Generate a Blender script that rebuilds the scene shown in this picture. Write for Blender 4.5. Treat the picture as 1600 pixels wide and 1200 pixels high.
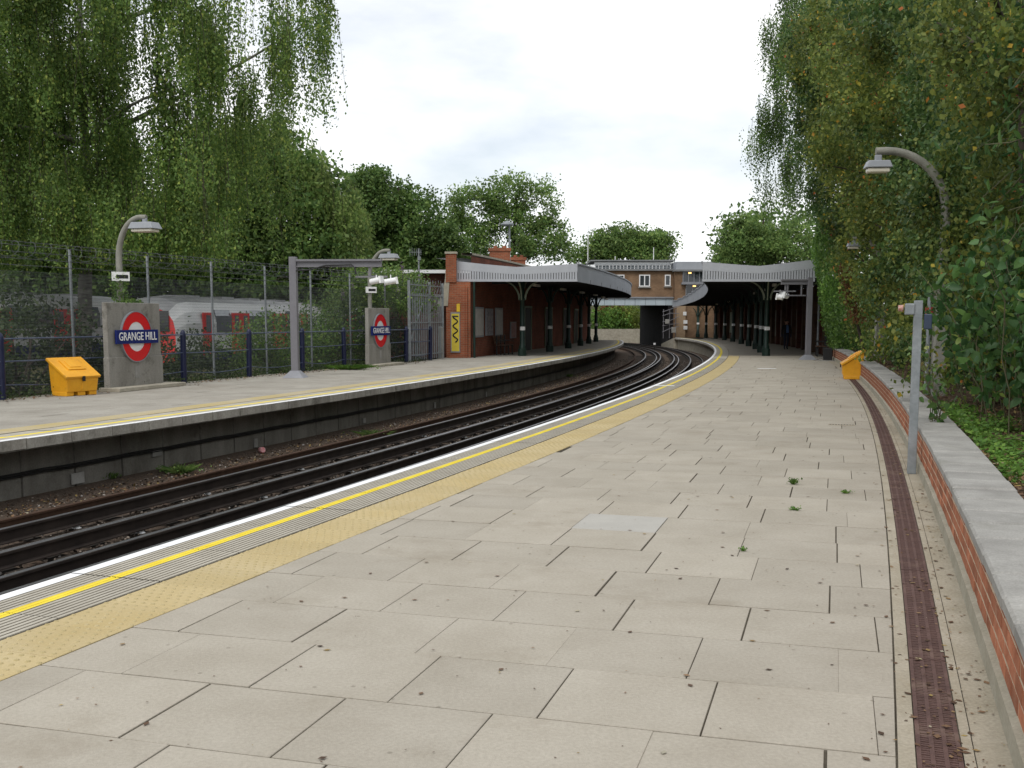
import bpy, bmesh, math, random
import numpy as np
from mathutils import Vector, Matrix

for o in list(bpy.data.objects):
    bpy.data.objects.remove(o)
scene = bpy.context.scene
col = scene.collection
R = math.radians

# ------------------------------------------------------------------ camera
F_PX, CX, CY, HZ, CAMH = 1700.0, 800.0, 690.0, 498.0, 1.65
PITCH = math.atan((CY - HZ) / F_PX)
cam_d = bpy.data.cameras.new('camera')
cam = bpy.data.objects.new('camera', cam_d)
col.objects.link(cam)
cam.location = (0, 0, CAMH)
cam.rotation_euler = (math.pi / 2 - PITCH, 0, 0)
cam_d.sensor_fit = 'HORIZONTAL'
cam_d.sensor_width = 36.0
cam_d.lens = 36.0 * F_PX / 1600.0
cam_d.shift_y = (CY - 600.0) / 1600.0
cam_d.clip_start = 0.05
cam_d.clip_end = 3000
scene.camera = cam
scene.render.resolution_x, scene.render.resolution_y = 1024, 768
# ------------------------------------------------------------------ world, sun, exposure
SUN_EL, SUN_AZ = R(52), R(200)          # azimuth measured from +Y clockwise: high, behind the camera
world = bpy.data.worlds.new('World')
scene.world = world
world.use_nodes = True
wn, wl = world.node_tree.nodes, world.node_tree.links
wn.clear()
w_out = wn.new('ShaderNodeOutputWorld')
w_bg = wn.new('ShaderNodeBackground')
w_bg.inputs['Strength'].default_value = 0.1
w_sky = wn.new('ShaderNodeTexSky')
w_sky.sky_type = 'NISHITA'
w_sky.sun_disc = False
w_sky.sun_elevation = SUN_EL
w_sky.sun_rotation = SUN_AZ
w_tc = wn.new('ShaderNodeTexCoord')
w_map = wn.new('ShaderNodeMapping')
w_map.inputs['Scale'].default_value = (1.0, 1.0, 2.6)
w_map.inputs['Location'].default_value = (0.35, 0.2, 0.1)
w_noise = wn.new('ShaderNodeTexNoise')
w_noise.inputs['Scale'].default_value = 2.6
w_noise.inputs['Detail'].default_value = 7
w_noise.inputs['Roughness'].default_value = 0.52
w_ramp = wn.new('ShaderNodeValToRGB')
w_ramp.color_ramp.elements[0].position = 0.30
w_ramp.color_ramp.elements[0].color = (0.38, 0.38, 0.38, 1)
w_ramp.color_ramp.elements[1].position = 0.56
w_ramp.color_ramp.elements[1].color = (1, 1, 1, 1)
w_mix = wn.new('ShaderNodeMixRGB')
w_n2 = wn.new('ShaderNodeTexNoise')
w_n2.inputs['Scale'].default_value = 4.0
w_n2.inputs['Detail'].default_value = 5
w_r2 = wn.new('ShaderNodeValToRGB')
w_r2.color_ramp.elements[0].position = 0.3
w_r2.color_ramp.elements[0].color = (10.0, 10.35, 10.6, 1)
w_r2.color_ramp.elements[1].position = 0.62
w_r2.color_ramp.elements[1].color = (12.2, 12.3, 12.4, 1)
wl.new(w_tc.outputs['Generated'], w_map.inputs['Vector'])
wl.new(w_map.outputs[0], w_noise.inputs['Vector'])
wl.new(w_map.outputs[0], w_n2.inputs['Vector'])
wl.new(w_noise.outputs['Fac'], w_ramp.inputs['Fac'])
wl.new(w_n2.outputs['Fac'], w_r2.inputs['Fac'])
wl.new(w_ramp.outputs['Color'], w_mix.inputs['Fac'])
wl.new(w_sky.outputs['Color'], w_mix.inputs['Color1'])
wl.new(w_r2.outputs['Color'], w_mix.inputs['Color2'])
wl.new(w_mix.outputs['Color'], w_bg.inputs['Color'])
wl.new(w_bg.outputs[0], w_out.inputs[0])
sun_d = bpy.data.lights.new('sun', 'SUN')
sun_d.energy = 1.5
sun_d.angle = R(25)
sun_d.color = (1.0, 0.97, 0.92)
sun = bpy.data.objects.new('sun', sun_d)
col.objects.link(sun)
sdir = Vector((math.sin(SUN_AZ) * math.cos(SUN_EL), math.cos(SUN_AZ) * math.cos(SUN_EL), math.sin(SUN_EL)))
sun.rotation_euler = sdir.to_track_quat('Z', 'Y').to_euler()
sun.location = (0, -20, 40)
vs = scene.view_settings
vs.view_transform = 'Standard'
vs.look = 'None'
vs.gamma = 1
vs.exposure = 0.08
scene.render.engine = 'CYCLES'
scene.cycles.max_bounces = 6
scene.cycles.transparent_max_bounces = 8

# ------------------------------------------------------------------ pixels to places
SP, CP = math.sin(PITCH), math.cos(PITCH)

def P(px, py, z=0.0):
    u, v = (px - CX) / F_PX, (py - CY) / F_PX
    t = (CAMH - z) / (SP + v * CP)
    return u * t, (CP - v * SP) * t

def at(px, py, Y):
    u, v = (px - CX) / F_PX, (py - CY) / F_PX
    t = Y / (CP - v * SP)
    return u * t, CAMH - (SP + v * CP) * t      # X, Z

# ------------------------------------------------------------------ materials
MATS = {}

def mat(name, c1, c2=None, scale=8.0, rough=0.8, metal=0.0, bump=0.0, bscale=None, fine=None, objvar=0.0,
        spec=0.4, detail=6, streak=None, emit=None, stain=None, spots=None):
    """principled material: two-tone noise, optional fine speckle, per-object value change, stains and bump"""
    if name in MATS:
        return MATS[name]
    m = bpy.data.materials.new(name)
    m.use_nodes = True
    n, l = m.node_tree.nodes, m.node_tree.links
    b = n['Principled BSDF']
    b.inputs['Roughness'].default_value = rough
    b.inputs['Metallic'].default_value = metal
    b.inputs['Specular IOR Level'].default_value = spec
    c1 = (*c1, 1)
    c2 = (*c2, 1) if c2 else c1
    geo = n.new('ShaderNodeNewGeometry')
    mp = n.new('ShaderNodeMapping')
    if streak:
        mp.inputs['Scale'].default_value = streak
    l.new(geo.outputs['Position'], mp.inputs['Vector'])
    no = n.new('ShaderNodeTexNoise')
    no.inputs['Scale'].default_value = scale
    no.inputs['Detail'].default_value = detail
    no.inputs['Roughness'].default_value = 0.62
    l.new(mp.outputs[0], no.inputs['Vector'])
    rp = n.new('ShaderNodeValToRGB')
    rp.color_ramp.elements[0].position = 0.33
    rp.color_ramp.elements[1].position = 0.68
    rp.color_ramp.elements[0].color = c1
    rp.color_ramp.elements[1].color = c2
    l.new(no.outputs['Fac'], rp.inputs['Fac'])
    out = rp.outputs['Color']
    if fine:
        nf = n.new('ShaderNodeTexNoise')
        nf.inputs['Scale'].default_value = fine[0]
        nf.inputs['Detail'].default_value = 3
        l.new(geo.outputs['Position'], nf.inputs['Vector'])
        mr = n.new('ShaderNodeMapRange')
        mr.inputs['From Min'].default_value = 0.3
        mr.inputs['From Max'].default_value = 0.7
        mr.inputs['To Min'].default_value = 1 - fine[1]
        mr.inputs['To Max'].default_value = 1 + fine[1]
        l.new(nf.outputs['Fac'], mr.inputs['Value'])
        mm = n.new('ShaderNodeMixRGB')
        mm.blend_type = 'MULTIPLY'
        mm.inputs['Fac'].default_value = 1
        l.new(out, mm.inputs['Color1'])
        l.new(mr.outputs[0], mm.inputs['Color2'])
        out = mm.outputs['Color']
    if stain:
        ns = n.new('ShaderNodeTexNoise')
        ns.inputs['Scale'].default_value = stain[0]
        ns.inputs['Detail'].default_value = 8
        ns.inputs['Roughness'].default_value = 0.7
        l.new(geo.outputs['Position'], ns.inputs['Vector'])
        rs = n.new('ShaderNodeMapRange')
        rs.inputs['From Min'].default_value = 0.55
        rs.inputs['From Max'].default_value = 0.72
        rs.inputs['To Max'].default_value = stain[2]
        l.new(ns.outputs['Fac'], rs.inputs['Value'])
        ms = n.new('ShaderNodeMixRGB')
        l.new(rs.outputs[0], ms.inputs['Fac'])
        l.new(out, ms.inputs['Color1'])
        ms.inputs['Color2'].default_value = (*stain[1], 1)
        out = ms.outputs['Color']
    if spots:
        sv = n.new('ShaderNodeTexVoronoi')
        sv.inputs['Scale'].default_value = spots[0]
        l.new(geo.outputs['Position'], sv.inputs['Vector'])
        sr = n.new('ShaderNodeMapRange')
        sr.inputs['From Min'].default_value = 0.10
        sr.inputs['From Max'].default_value = 0.06
        sr.inputs['To Max'].default_value = 0.55
        l.new(sv.outputs['Distance'], sr.inputs['Value'])
        sc_ = n.new('ShaderNodeSeparateColor')
        l.new(sv.outputs['Color'], sc_.inputs[0])
        gt_ = n.new('ShaderNodeMath')
        gt_.operation = 'GREATER_THAN'
        gt_.inputs[1].default_value = 0.72
        l.new(sc_.outputs[0], gt_.inputs[0])
        ml = n.new('ShaderNodeMath')
        ml.operation = 'MULTIPLY'
        l.new(sr.outputs[0], ml.inputs[0])
        l.new(gt_.outputs[0], ml.inputs[1])
        ms = n.new('ShaderNodeMixRGB')
        l.new(ml.outputs[0], ms.inputs['Fac'])
        l.new(out, ms.inputs['Color1'])
        ms.inputs['Color2'].default_value = (*spots[1], 1)
        out = ms.outputs['Color']
    if objvar:
        oi = n.new('ShaderNodeObjectInfo')
        mr = n.new('ShaderNodeMapRange')
        mr.inputs['To Min'].default_value = 1 - objvar
        mr.inputs['To Max'].default_value = 1 + objvar
        l.new(oi.outputs['Random'], mr.inputs['Value'])
        mm = n.new('ShaderNodeMixRGB')
        mm.blend_type = 'MULTIPLY'
        mm.inputs['Fac'].default_value = 1
        l.new(out, mm.inputs['Color1'])
        l.new(mr.outputs[0], mm.inputs['Color2'])
        out = mm.outputs['Color']
    l.new(out, b.inputs['Base Color'])
    if bump:
        nb = n.new('ShaderNodeTexNoise')
        nb.inputs['Scale'].default_value = bscale or scale * 6
        nb.inputs['Detail'].default_value = 5
        l.new(geo.outputs['Position'], nb.inputs['Vector'])
        bp = n.new('ShaderNodeBump')
        bp.inputs['Strength'].default_value = bump
        bp.inputs['Distance'].default_value = 0.01
        l.new(nb.outputs['Fac'], bp.inputs['Height'])
        l.new(bp.outputs[0], b.inputs['Normal'])
    if emit:
        b.inputs['Emission Color'].default_value = (*emit[0], 1)
        b.inputs['Emission Strength'].default_value = emit[1]
    MATS[name] = m
    return m

def brick_mat(name, c1, c2, mortar, rough=0.9, axis='wall'):
    """far brickwork: courses by the brick texture on height and run"""
    if name in MATS:
        return MATS[name]
    m = bpy.data.materials.new(name)
    m.use_nodes = True
    n, l = m.node_tree.nodes, m.node_tree.links
    b = n['Principled BSDF']
    b.inputs['Roughness'].default_value = rough
    b.inputs['Specular IOR Level'].default_value = 0.2
    geo = n.new('ShaderNodeNewGeometry')
    sx = n.new('ShaderNodeSeparateXYZ')
    l.new(geo.outputs['Position'], sx.inputs[0])
    ad = n.new('ShaderNodeMath')
    ad.operation = 'ADD'
    l.new(sx.outputs['X'], ad.inputs[0])
    l.new(sx.outputs['Y'], ad.inputs[1])
    cb = n.new('ShaderNodeCombineXYZ')
    l.new(ad.outputs[0], cb.inputs['X'])
    l.new(sx.outputs['Z'], cb.inputs['Y'])
    br = n.new('ShaderNodeTexBrick')
    br.inputs['Scale'].default_value = 1.0
    br.inputs['Brick Width'].default_value = 0.225
    br.inputs['Row Height'].default_value = 0.075
    br.inputs['Mortar Size'].default_value = 0.008
    br.inputs['Color1'].default_value = (*c1, 1)
    br.inputs['Color2'].default_value = (*c2, 1)
    br.inputs['Mortar'].default_value = (*mortar, 1)
    l.new(cb.outputs[0], br.inputs['Vector'])
    no = n.new('ShaderNodeTexNoise')
    no.inputs['Scale'].default_value = 1.3
    no.inputs['Detail'].default_value = 6
    l.new(geo.outputs['Position'], no.inputs['Vector'])
    mr = n.new('ShaderNodeMapRange')
    mr.inputs['From Min'].default_value = 0.3
    mr.inputs['From Max'].default_value = 0.7
    mr.inputs['To Min'].default_value = 0.72
    mr.inputs['To Max'].default_value = 1.2
    l.new(no.outputs['Fac'], mr.inputs['Value'])
    mm = n.new('ShaderNodeMixRGB')
    mm.blend_type = 'MULTIPLY'
    mm.inputs['Fac'].default_value = 1
    l.new(br.outputs['Color'], mm.inputs['Color1'])
    l.new(mr.outputs[0], mm.inputs['Color2'])
    l.new(mm.outputs['Color'], b.inputs['Base Color'])
    bp = n.new('ShaderNodeBump')
    bp.inputs['Strength'].default_value = 0.5
    bp.inputs['Distance'].default_value = 0.008
    bp.invert = True
    l.new(br.outputs['Fac'], bp.inputs['Height'])
    l.new(bp.outputs[0], b.inputs['Normal'])
    MATS[name] = m
    return m

def leaf_mat(name, cols, trans=0.3, rough=0.55, spec=0.25):
    if name in MATS:
        return MATS[name]
    m = bpy.data.materials.new(name)
    m.use_nodes = True
    n, l = m.node_tree.nodes, m.node_tree.links
    b = n['Principled BSDF']
    b.inputs['Roughness'].default_value = rough
    b.inputs['Specular IOR Level'].default_value = spec
    geo = n.new('ShaderNodeNewGeometry')
    rp = n.new('ShaderNodeValToRGB')
    els = rp.color_ramp.elements
    while len(els) < len(cols):
        els.new(0.5)
    for i, c in enumerate(cols):
        els[i].position = c[0]
        els[i].color = (*c[1], 1)
    l.new(geo.outputs['Random Per Island'], rp.inputs['Fac'])
    no = n.new('ShaderNodeTexNoise')
    no.inputs['Scale'].default_value = 0.55
    no.inputs['Detail'].default_value = 3
    l.new(geo.outputs['Position'], no.inputs['Vector'])
    mr = n.new('ShaderNodeMapRange')
    mr.inputs['From Min'].default_value = 0.32
    mr.inputs['From Max'].default_value = 0.68
    mr.inputs['To Min'].default_value = 0.62
    mr.inputs['To Max'].default_value = 1.45
    l.new(no.outputs['Fac'], mr.inputs['Value'])
    mm = n.new('ShaderNodeMixRGB')
    mm.blend_type = 'MULTIPLY'
    mm.inputs['Fac'].default_value = 1
    l.new(rp.outputs['Color'], mm.inputs['Color1'])
    l.new(mr.outputs[0], mm.inputs['Color2'])
    l.new(mm.outputs['Color'], b.inputs['Base Color'])
    tr = n.new('ShaderNodeBsdfTranslucent')
    l.new(mm.outputs['Color'], tr.inputs['Color'])
    mx = n.new('ShaderNodeMixShader')
    mx.inputs['Fac'].default_value = trans * 1.3
    l.new(b.outputs[0], mx.inputs[1])
    l.new(tr.outputs[0], mx.inputs[2])
    l.new(mx.outputs[0], n['Material Output'].inputs['Surface'])
    MATS[name] = m
    return m

def glass_mat(name, tint=(0.02, 0.025, 0.03)):
    return mat(name, tint, rough=0.06, spec=0.7)

M_SLAB = mat('slab', (0.335, 0.302, 0.248), (0.390, 0.356, 0.299), scale=1.6, rough=0.93, bump=0.35, bscale=140, fine=(55, 0.08), objvar=0.06, spec=0.2, stain=(0.9, (0.25, 0.215, 0.165), 0.65), spots=(7, (0.17, 0.15, 0.12)))
M_SLABPALE = mat('slab_pale', (0.37, 0.355, 0.325), (0.41, 0.395, 0.36), scale=3, rough=0.93, bump=0.2, bscale=160, fine=(120, 0.08), spec=0.2)
M_SLABL = mat('slab_left', (0.27, 0.25, 0.215), (0.36, 0.338, 0.295), scale=0.9, rough=0.95, fine=(30, 0.1), spec=0.15, stain=(0.5, (0.22, 0.19, 0.15), 0.5))
M_JOINT = mat('joint', (0.04, 0.033, 0.024), (0.12, 0.105, 0.08), scale=1.9, rough=1, fine=(60, 0.2), spec=0.1)
M_CONC = mat('concrete', (0.30, 0.275, 0.22), (0.42, 0.385, 0.315), scale=3.5, rough=0.95, bump=0.3, bscale=90, fine=(70, 0.12), spec=0.15, stain=(1.6, (0.17, 0.15, 0.11), 0.6))
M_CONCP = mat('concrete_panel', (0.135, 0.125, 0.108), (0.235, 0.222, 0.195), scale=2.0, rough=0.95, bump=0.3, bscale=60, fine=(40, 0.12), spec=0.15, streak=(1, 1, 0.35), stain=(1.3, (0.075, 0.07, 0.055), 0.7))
M_SIGNCONC = mat('sign_concrete', (0.20, 0.19, 0.168), (0.30, 0.288, 0.262), scale=2.0, rough=0.95, bump=0.3, bscale=60, fine=(40, 0.12), spec=0.15, streak=(1, 1, 0.22), stain=(2.2, (0.075, 0.07, 0.05), 0.85))
M_COPE = mat('wall_cope', (0.25, 0.242, 0.225), (0.35, 0.34, 0.318), scale=3.0, rough=0.95, bump=0.3, bscale=120, fine=(90, 0.12), objvar=0.13, spec=0.15, stain=(2.2, (0.19, 0.186, 0.16), 0.6))
M_NOSE = mat('nosing', (0.36, 0.33, 0.275), (0.43, 0.40, 0.34), scale=4, rough=0.92, fine=(80, 0.1), objvar=0.05, spec=0.15)
M_NOSEFACE = mat('nosing_face', (0.27, 0.25, 0.215), (0.44, 0.415, 0.365), scale=3.0, rough=0.95, bump=0.3, bscale=60, fine=(30, 0.15), objvar=0.12, spec=0.15, streak=(1, 1, 0.12), stain=(2.5, (0.08, 0.075, 0.06), 0.7))
M_NOSEDK = mat('nosing_groove', (0.15, 0.132, 0.105), (0.21, 0.19, 0.15), scale=5, rough=1, spec=0.1)
M_WHITE = mat('paint_white', (0.76, 0.77, 0.78), (0.82, 0.82, 0.82), scale=5, rough=0.7, fine=(50, 0.04), spec=0.3, stain=(3, (0.55, 0.54, 0.5), 0.35))
M_YELLOW = mat('paint_yellow', (0.72, 0.55, 0.03), (0.80, 0.66, 0.06), scale=4, rough=0.7, fine=(50, 0.06), spec=0.3, stain=(3, (0.55, 0.45, 0.12), 0.5))
M_TACT = mat('tactile', (0.43, 0.335, 0.165), (0.47, 0.385, 0.225), scale=1.6, rough=0.9, fine=(70, 0.08), objvar=0.06, spec=0.15, stain=(0.8, (0.47, 0.39, 0.24), 0.55))
M_TACTB = mat('tactile_stud', (0.38, 0.31, 0.16), (0.45, 0.37, 0.21), scale=3, rough=0.9, spec=0.15)
M_TACTL = mat('tactile_left', (0.42, 0.33, 0.14), (0.42, 0.37, 0.27), scale=0.8, rough=0.95, fine=(40, 0.1), spec=0.15)
M_STRIP = mat('gutter_concrete', (0.30, 0.265, 0.20), (0.39, 0.35, 0.28), scale=2.5, rough=0.95, bump=0.3, bscale=70, fine=(60, 0.12), spec=0.15, stain=(1.5, (0.25, 0.2, 0.13), 0.5))
M_GRATE = mat('grate', (0.082, 0.046, 0.040), (0.125, 0.072, 0.062), scale=6, rough=0.75, fine=(90, 0.15), spec=0.3, stain=(3, (0.2, 0.15, 0.11), 0.5))
M_BRICK = mat('brick', (0.31, 0.11, 0.06), (0.42, 0.175, 0.10), scale=9, rough=0.92, bump=0.3, bscale=150, fine=(90, 0.12), objvar=0.28, spec=0.15, stain=(4, (0.40, 0.27, 0.19), 0.6))
M_MORTAR = mat('mortar', (0.46, 0.36, 0.26), (0.55, 0.45, 0.34), scale=8, rough=1, spec=0.1)
M_BALLAST = mat('ballast', (0.05, 0.036, 0.027), (0.13, 0.098, 0.075), scale=22, rough=1, bump=0.8, bscale=45, fine=(50, 0.3), spec=0.15, stain=(0.7, (0.075, 0.045, 0.03), 0.6))
M_STONE = leaf_mat('ballast_stone', [(0.0, (0.04, 0.03, 0.024)), (0.55, (0.12, 0.095, 0.076)), (0.9, (0.21, 0.175, 0.145)), (1.0, (0.34, 0.32, 0.30))], trans=0.0, rough=0.95, spec=0.15)
M_RAIL = mat('rail_steel', (0.020, 0.015, 0.013), (0.040, 0.030, 0.025), scale=4, rough=0.8, spec=0.25)
M_RAILTOP = mat('rail_top', (0.22, 0.22, 0.23), (0.32, 0.32, 0.33), scale=3, rough=0.32, metal=0.85)
M_RAILRUST = mat('rail_rust', (0.045, 0.026, 0.017), (0.075, 0.042, 0.027), scale=6, rough=0.85, spec=0.2)
M_CTOP = mat('conductor_top', (0.10, 0.10, 0.105), (0.16, 0.16, 0.165), scale=3, rough=0.4, metal=0.6)
M_SLEEPER = mat('sleeper', (0.035, 0.028, 0.023), (0.06, 0.05, 0.042), scale=8, rough=0.9, streak=(1, 1, 1), spec=0.2)
M_GREYPAINT = mat('grey_paint', (0.20, 0.205, 0.225), (0.25, 0.255, 0.275), scale=1.5, rough=0.55, fine=(20, 0.04), spec=0.4)
M_GANTRY = mat('gantry_paint', (0.155, 0.15, 0.165), (0.19, 0.185, 0.2), scale=2, rough=0.5, fine=(20, 0.04), spec=0.4)
M_VALANCE = mat('valance_paint', (0.39, 0.405, 0.44), (0.46, 0.475, 0.505), scale=0.9, rough=0.6, fine=(15, 0.04), spec=0.35, streak=(1, 1, 0.2))
M_FASCIA = mat('fascia_paint', (0.30, 0.315, 0.345), (0.36, 0.375, 0.405), scale=0.7, rough=0.6, fine=(15, 0.04), spec=0.35)
M_GALV = mat('galvanised', (0.19, 0.21, 0.22), (0.28, 0.30, 0.315), scale=5, rough=0.6, metal=0.2, fine=(30, 0.08))
M_SOFFIT = mat('soffit', (0.018, 0.017, 0.018), (0.03, 0.028, 0.029), scale=2, rough=0.8)  # near black: the shade below the canopies is put into this colour
M_GREEN = mat('green_paint', (0.006, 0.020, 0.015), (0.011, 0.032, 0.023), scale=3, rough=0.45, spec=0.4)
M_GREENPALE = mat('green_pale', (0.20, 0.23, 0.17), (0.26, 0.29, 0.22), scale=3, rough=0.6)
M_BLACK = mat('black_paint', (0.012, 0.012, 0.013), (0.022, 0.022, 0.022), scale=3, rough=0.5)
M_NAVY = mat('navy_paint', (0.005, 0.008, 0.035), (0.009, 0.013, 0.05), scale=4, rough=0.4, spec=0.4)
M_RAILBLUE = mat('tube_rail', (0.03, 0.045, 0.10), (0.10, 0.12, 0.16), scale=4, rough=0.5, spec=0.4)
M_RED = mat('enamel_red', (0.62, 0.015, 0.02), rough=0.22, spec=0.5)
M_BLUE = mat('enamel_blue', (0.008, 0.018, 0.13), rough=0.22, spec=0.5)
M_ENWHITE = mat('enamel_white', (0.78, 0.78, 0.78), rough=0.25, spec=0.5)
M_BIN = mat('bin_yellow', (0.70, 0.315, 0.012), (0.78, 0.38, 0.02), scale=3, rough=0.45, fine=(20, 0.04), spec=0.4, stain=(3.5, (0.36, 0.19, 0.04), 0.6))
M_LANTERN = mat('lantern_grey', (0.24, 0.255, 0.28), (0.30, 0.315, 0.34), scale=4, rough=0.45)
M_DIFF = mat('diffuser', (0.62, 0.58, 0.48), (0.70, 0.66, 0.56), scale=4, rough=0.3)
M_POSTCONC = mat('post_concrete', (0.19, 0.188, 0.16), (0.29, 0.285, 0.25), scale=3, rough=0.95, bump=0.3, bscale=80, fine=(50, 0.12), stain=(2, (0.16, 0.17, 0.12), 0.6))
M_BRICKRED = brick_mat('brick_red_far', (0.33, 0.10, 0.05), (0.24, 0.072, 0.038), (0.26, 0.17, 0.11))
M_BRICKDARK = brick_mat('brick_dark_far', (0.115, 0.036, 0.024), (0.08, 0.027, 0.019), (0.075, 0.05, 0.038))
M_BRICKBROWN = brick_mat('brick_brown_far', (0.25, 0.15, 0.085), (0.19, 0.11, 0.062), (0.22, 0.17, 0.12))
M_BRICKBLUE = brick_mat('brick_black_far', (0.022, 0.02, 0.022), (0.013, 0.012, 0.014), (0.012, 0.011, 0.011))  # near-black brick for the bridge deck and abutments
M_GLASS = glass_mat('window_glass')
M_GLASSGREY = mat('glass_grey', (0.10, 0.115, 0.13), (0.15, 0.165, 0.18), scale=1, rough=0.1, spec=0.7)
M_LEAD = mat('flat_roof', (0.16, 0.165, 0.17), (0.22, 0.225, 0.23), scale=1, rough=0.8)
M_WOODBROWN = mat('wood_brown', (0.09, 0.045, 0.025), (0.13, 0.07, 0.04), scale=5, rough=0.7, streak=(1, 1, 0.2))
M_BARK = mat('bark', (0.035, 0.028, 0.021), (0.075, 0.06, 0.046), scale=7, rough=1, bump=0.6, bscale=20, streak=(1, 1, 0.25))
M_BIRCHBARK = mat('birch_bark', (0.30, 0.29, 0.26), (0.10, 0.09, 0.08), scale=5, rough=0.9, streak=(0.4, 0.4, 2))
M_SOIL = mat('soil', (0.055, 0.037, 0.025), (0.11, 0.075, 0.05), scale=6, rough=1, bump=0.8, bscale=30, fine=(40, 0.3), spec=0.1)
M_GRASSGROUND = mat('ground_scrub', (0.045, 0.05, 0.022), (0.09, 0.085, 0.045), scale=1.2, rough=1, bump=0.8, bscale=12, fine=(8, 0.3), spec=0.1)

# ------------------------------------------------------------------ mesh helpers
class MB:
    def __init__(self):
        self.v, self.f, self.m, self.s = [], [], [], []

    def add(self, verts, faces, mi=0, smooth=False):
        o = len(self.v)
        self.v.extend([tuple(map(float, p)) for p in verts])
        for f in faces:
            self.f.append([o + i for i in f])
            self.m.append(mi)
            self.s.append(smooth)

    def box(self, c, d, rz=0.0, mi=0, M=None):
        hx, hy, hz = d[0] / 2, d[1] / 2, d[2] / 2
        cs, sn = math.cos(rz), math.sin(rz)
        vs_ = []
        for z in (-hz, hz):
            for x, y in ((-hx, -hy), (hx, -hy), (hx, hy), (-hx, hy)):
                vs_.append((c[0] + x * cs - y * sn, c[1] + x * sn + y * cs, c[2] + z))
        if M:
            vs_ = [tuple(M @ Vector(p)) for p in vs_]
        self.add(vs_, [(0, 3, 2, 1), (4, 5, 6, 7), (0, 1, 5, 4), (1, 2, 6, 5), (2, 3, 7, 6), (3, 0, 4, 7)], mi)

    def prism(self, poly, z0, z1, mi=0, ch=0.0):
        """vertical prism over an anticlockwise polygon; ch = chamfer of the top edge"""
        n = len(poly)
        cx = sum(p[0] for p in poly) / n
        cy = sum(p[1] for p in poly) / n
        lo = [(p[0], p[1], z0) for p in poly]
        if ch:
            mid = [(p[0], p[1], z1 - ch) for p in poly]
            top = []
            for p in poly:
                d = math.hypot(p[0] - cx, p[1] - cy) or 1
                k = max(0, 1 - ch * 1.4 / d)
                top.append((cx + (p[0] - cx) * k, cy + (p[1] - cy) * k, z1))
            vs_ = lo + mid + top
            fs = [tuple(range(2 * n, 3 * n))]
            for i in range(n):
                j = (i + 1) % n
                fs.append((i, j, n + j, n + i))
                fs.append((n + i, n + j, 2 * n + j, 2 * n + i))
        else:
            vs_ = lo + [(p[0], p[1], z1) for p in poly]
            fs = [tuple(range(n, 2 * n)), tuple(range(n - 1, -1, -1))]
            for i in range(n):
                j = (i + 1) % n
                fs.append((i, j, n + j, n + i))
        self.add(vs_, fs, mi)

    def tube(self, pts, rad, sides=8, mi=0, cap=True, smooth=True, M=None):
        pts = [Vector(p) for p in pts]
        if not hasattr(rad, '__len__'):
            rad = [rad] * len(pts)
        vs_, fs = [], []
        up = None
        for i, p in enumerate(pts):
            a = pts[max(i - 1, 0)]
            b = pts[min(i + 1, len(pts) - 1)]
            t = (b - a)
            t = t.normalized() if t.length > 1e-9 else Vector((0, 0, 1))
            if up is None:
                up = Vector((1, 0, 0)) if abs(t.x) < 0.9 else Vector((0, 1, 0))
            x = (up - t * up.dot(t))
            x = x.normalized() if x.length > 1e-6 else t.orthogonal().normalized()
            up = x
            y = t.cross(x)
            for k in range(sides):
                a_ = 2 * math.pi * k / sides
                q = p + x * (math.cos(a_) * rad[i]) + y * (math.sin(a_) * rad[i])
                vs_.append(tuple(M @ q) if M else tuple(q))
        for i in range(len(pts) - 1):
            for k in range(sides):
                k2 = (k + 1) % sides
                fs.append((i * sides + k, i * sides + k2, (i + 1) * sides + k2, (i + 1) * sides + k))
        self.add(vs_, fs, mi, smooth)
        if cap:
            o = len(pts) - 1
            self.add([vs_[k] for k in range(sides)], [tuple(range(sides - 1, -1, -1))], mi)
            self.add([vs_[o * sides + k] for k in range(sides)], [tuple(range(sides))], mi)

    def lathe(self, prof, c=(0, 0, 0), sides=16, mi=0, smooth=True):
        vs_, fs = [], []
        for r, z in prof:
            for k in range(sides):
                a_ = 2 * math.pi * k / sides
                vs_.append((c[0] + r * math.cos(a_), c[1] + r * math.sin(a_), c[2] + z))
        for i in range(len(prof) - 1):
            for k in range(sides):
                k2 = (k + 1) % sides
                fs.append((i * sides + k, i * sides + k2, (i + 1) * sides + k2, (i + 1) * sides + k))
        self.add(vs_, fs, mi, smooth)
        n = len(prof)
        self.add([vs_[k] for k in range(sides)], [tuple(range(sides - 1, -1, -1))], mi)
        self.add([vs_[(n - 1) * sides + k] for k in range(sides)], [tuple(range(sides))], mi)

    def build(self, name, mats, parent=None, loc=None, rz=None, bevel=0.0, kind=None, world=False):
        """world=True: the geometry is in world space although the parent stands elsewhere"""
        me = bpy.data.meshes.new(name)
        me.from_pydata(self.v, [], self.f)
        mats = mats if isinstance(mats, (list, tuple)) else [mats]
        for m in mats:
            me.materials.append(m)
        if len(mats) > 1:
            me.polygons.foreach_set('material_index', self.m)
        me.polygons.foreach_set('use_smooth', self.s)
        me.update()
        o = bpy.data.objects.new(name, me)
        col.objects.link(o)
        if parent is not None:
            o.parent = parent
            if world:
                o.matrix_parent_inverse = wmat(parent).inverted()
        if loc is not None:
            o.location = loc
        if rz is not None:
            o.rotation_euler = (0, 0, rz)
        if bevel:
            b = o.modifiers.new('bevel', 'BEVEL')
            b.width = bevel
            b.segments = 2
            b.limit_method = 'ANGLE'
        if kind:
            o['kind'] = kind
        return o

def wmat(o):
    m = Matrix.LocRotScale(o.location, o.rotation_euler, o.scale)
    return (wmat(o.parent) @ o.matrix_parent_inverse @ m) if o.parent else m

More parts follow.
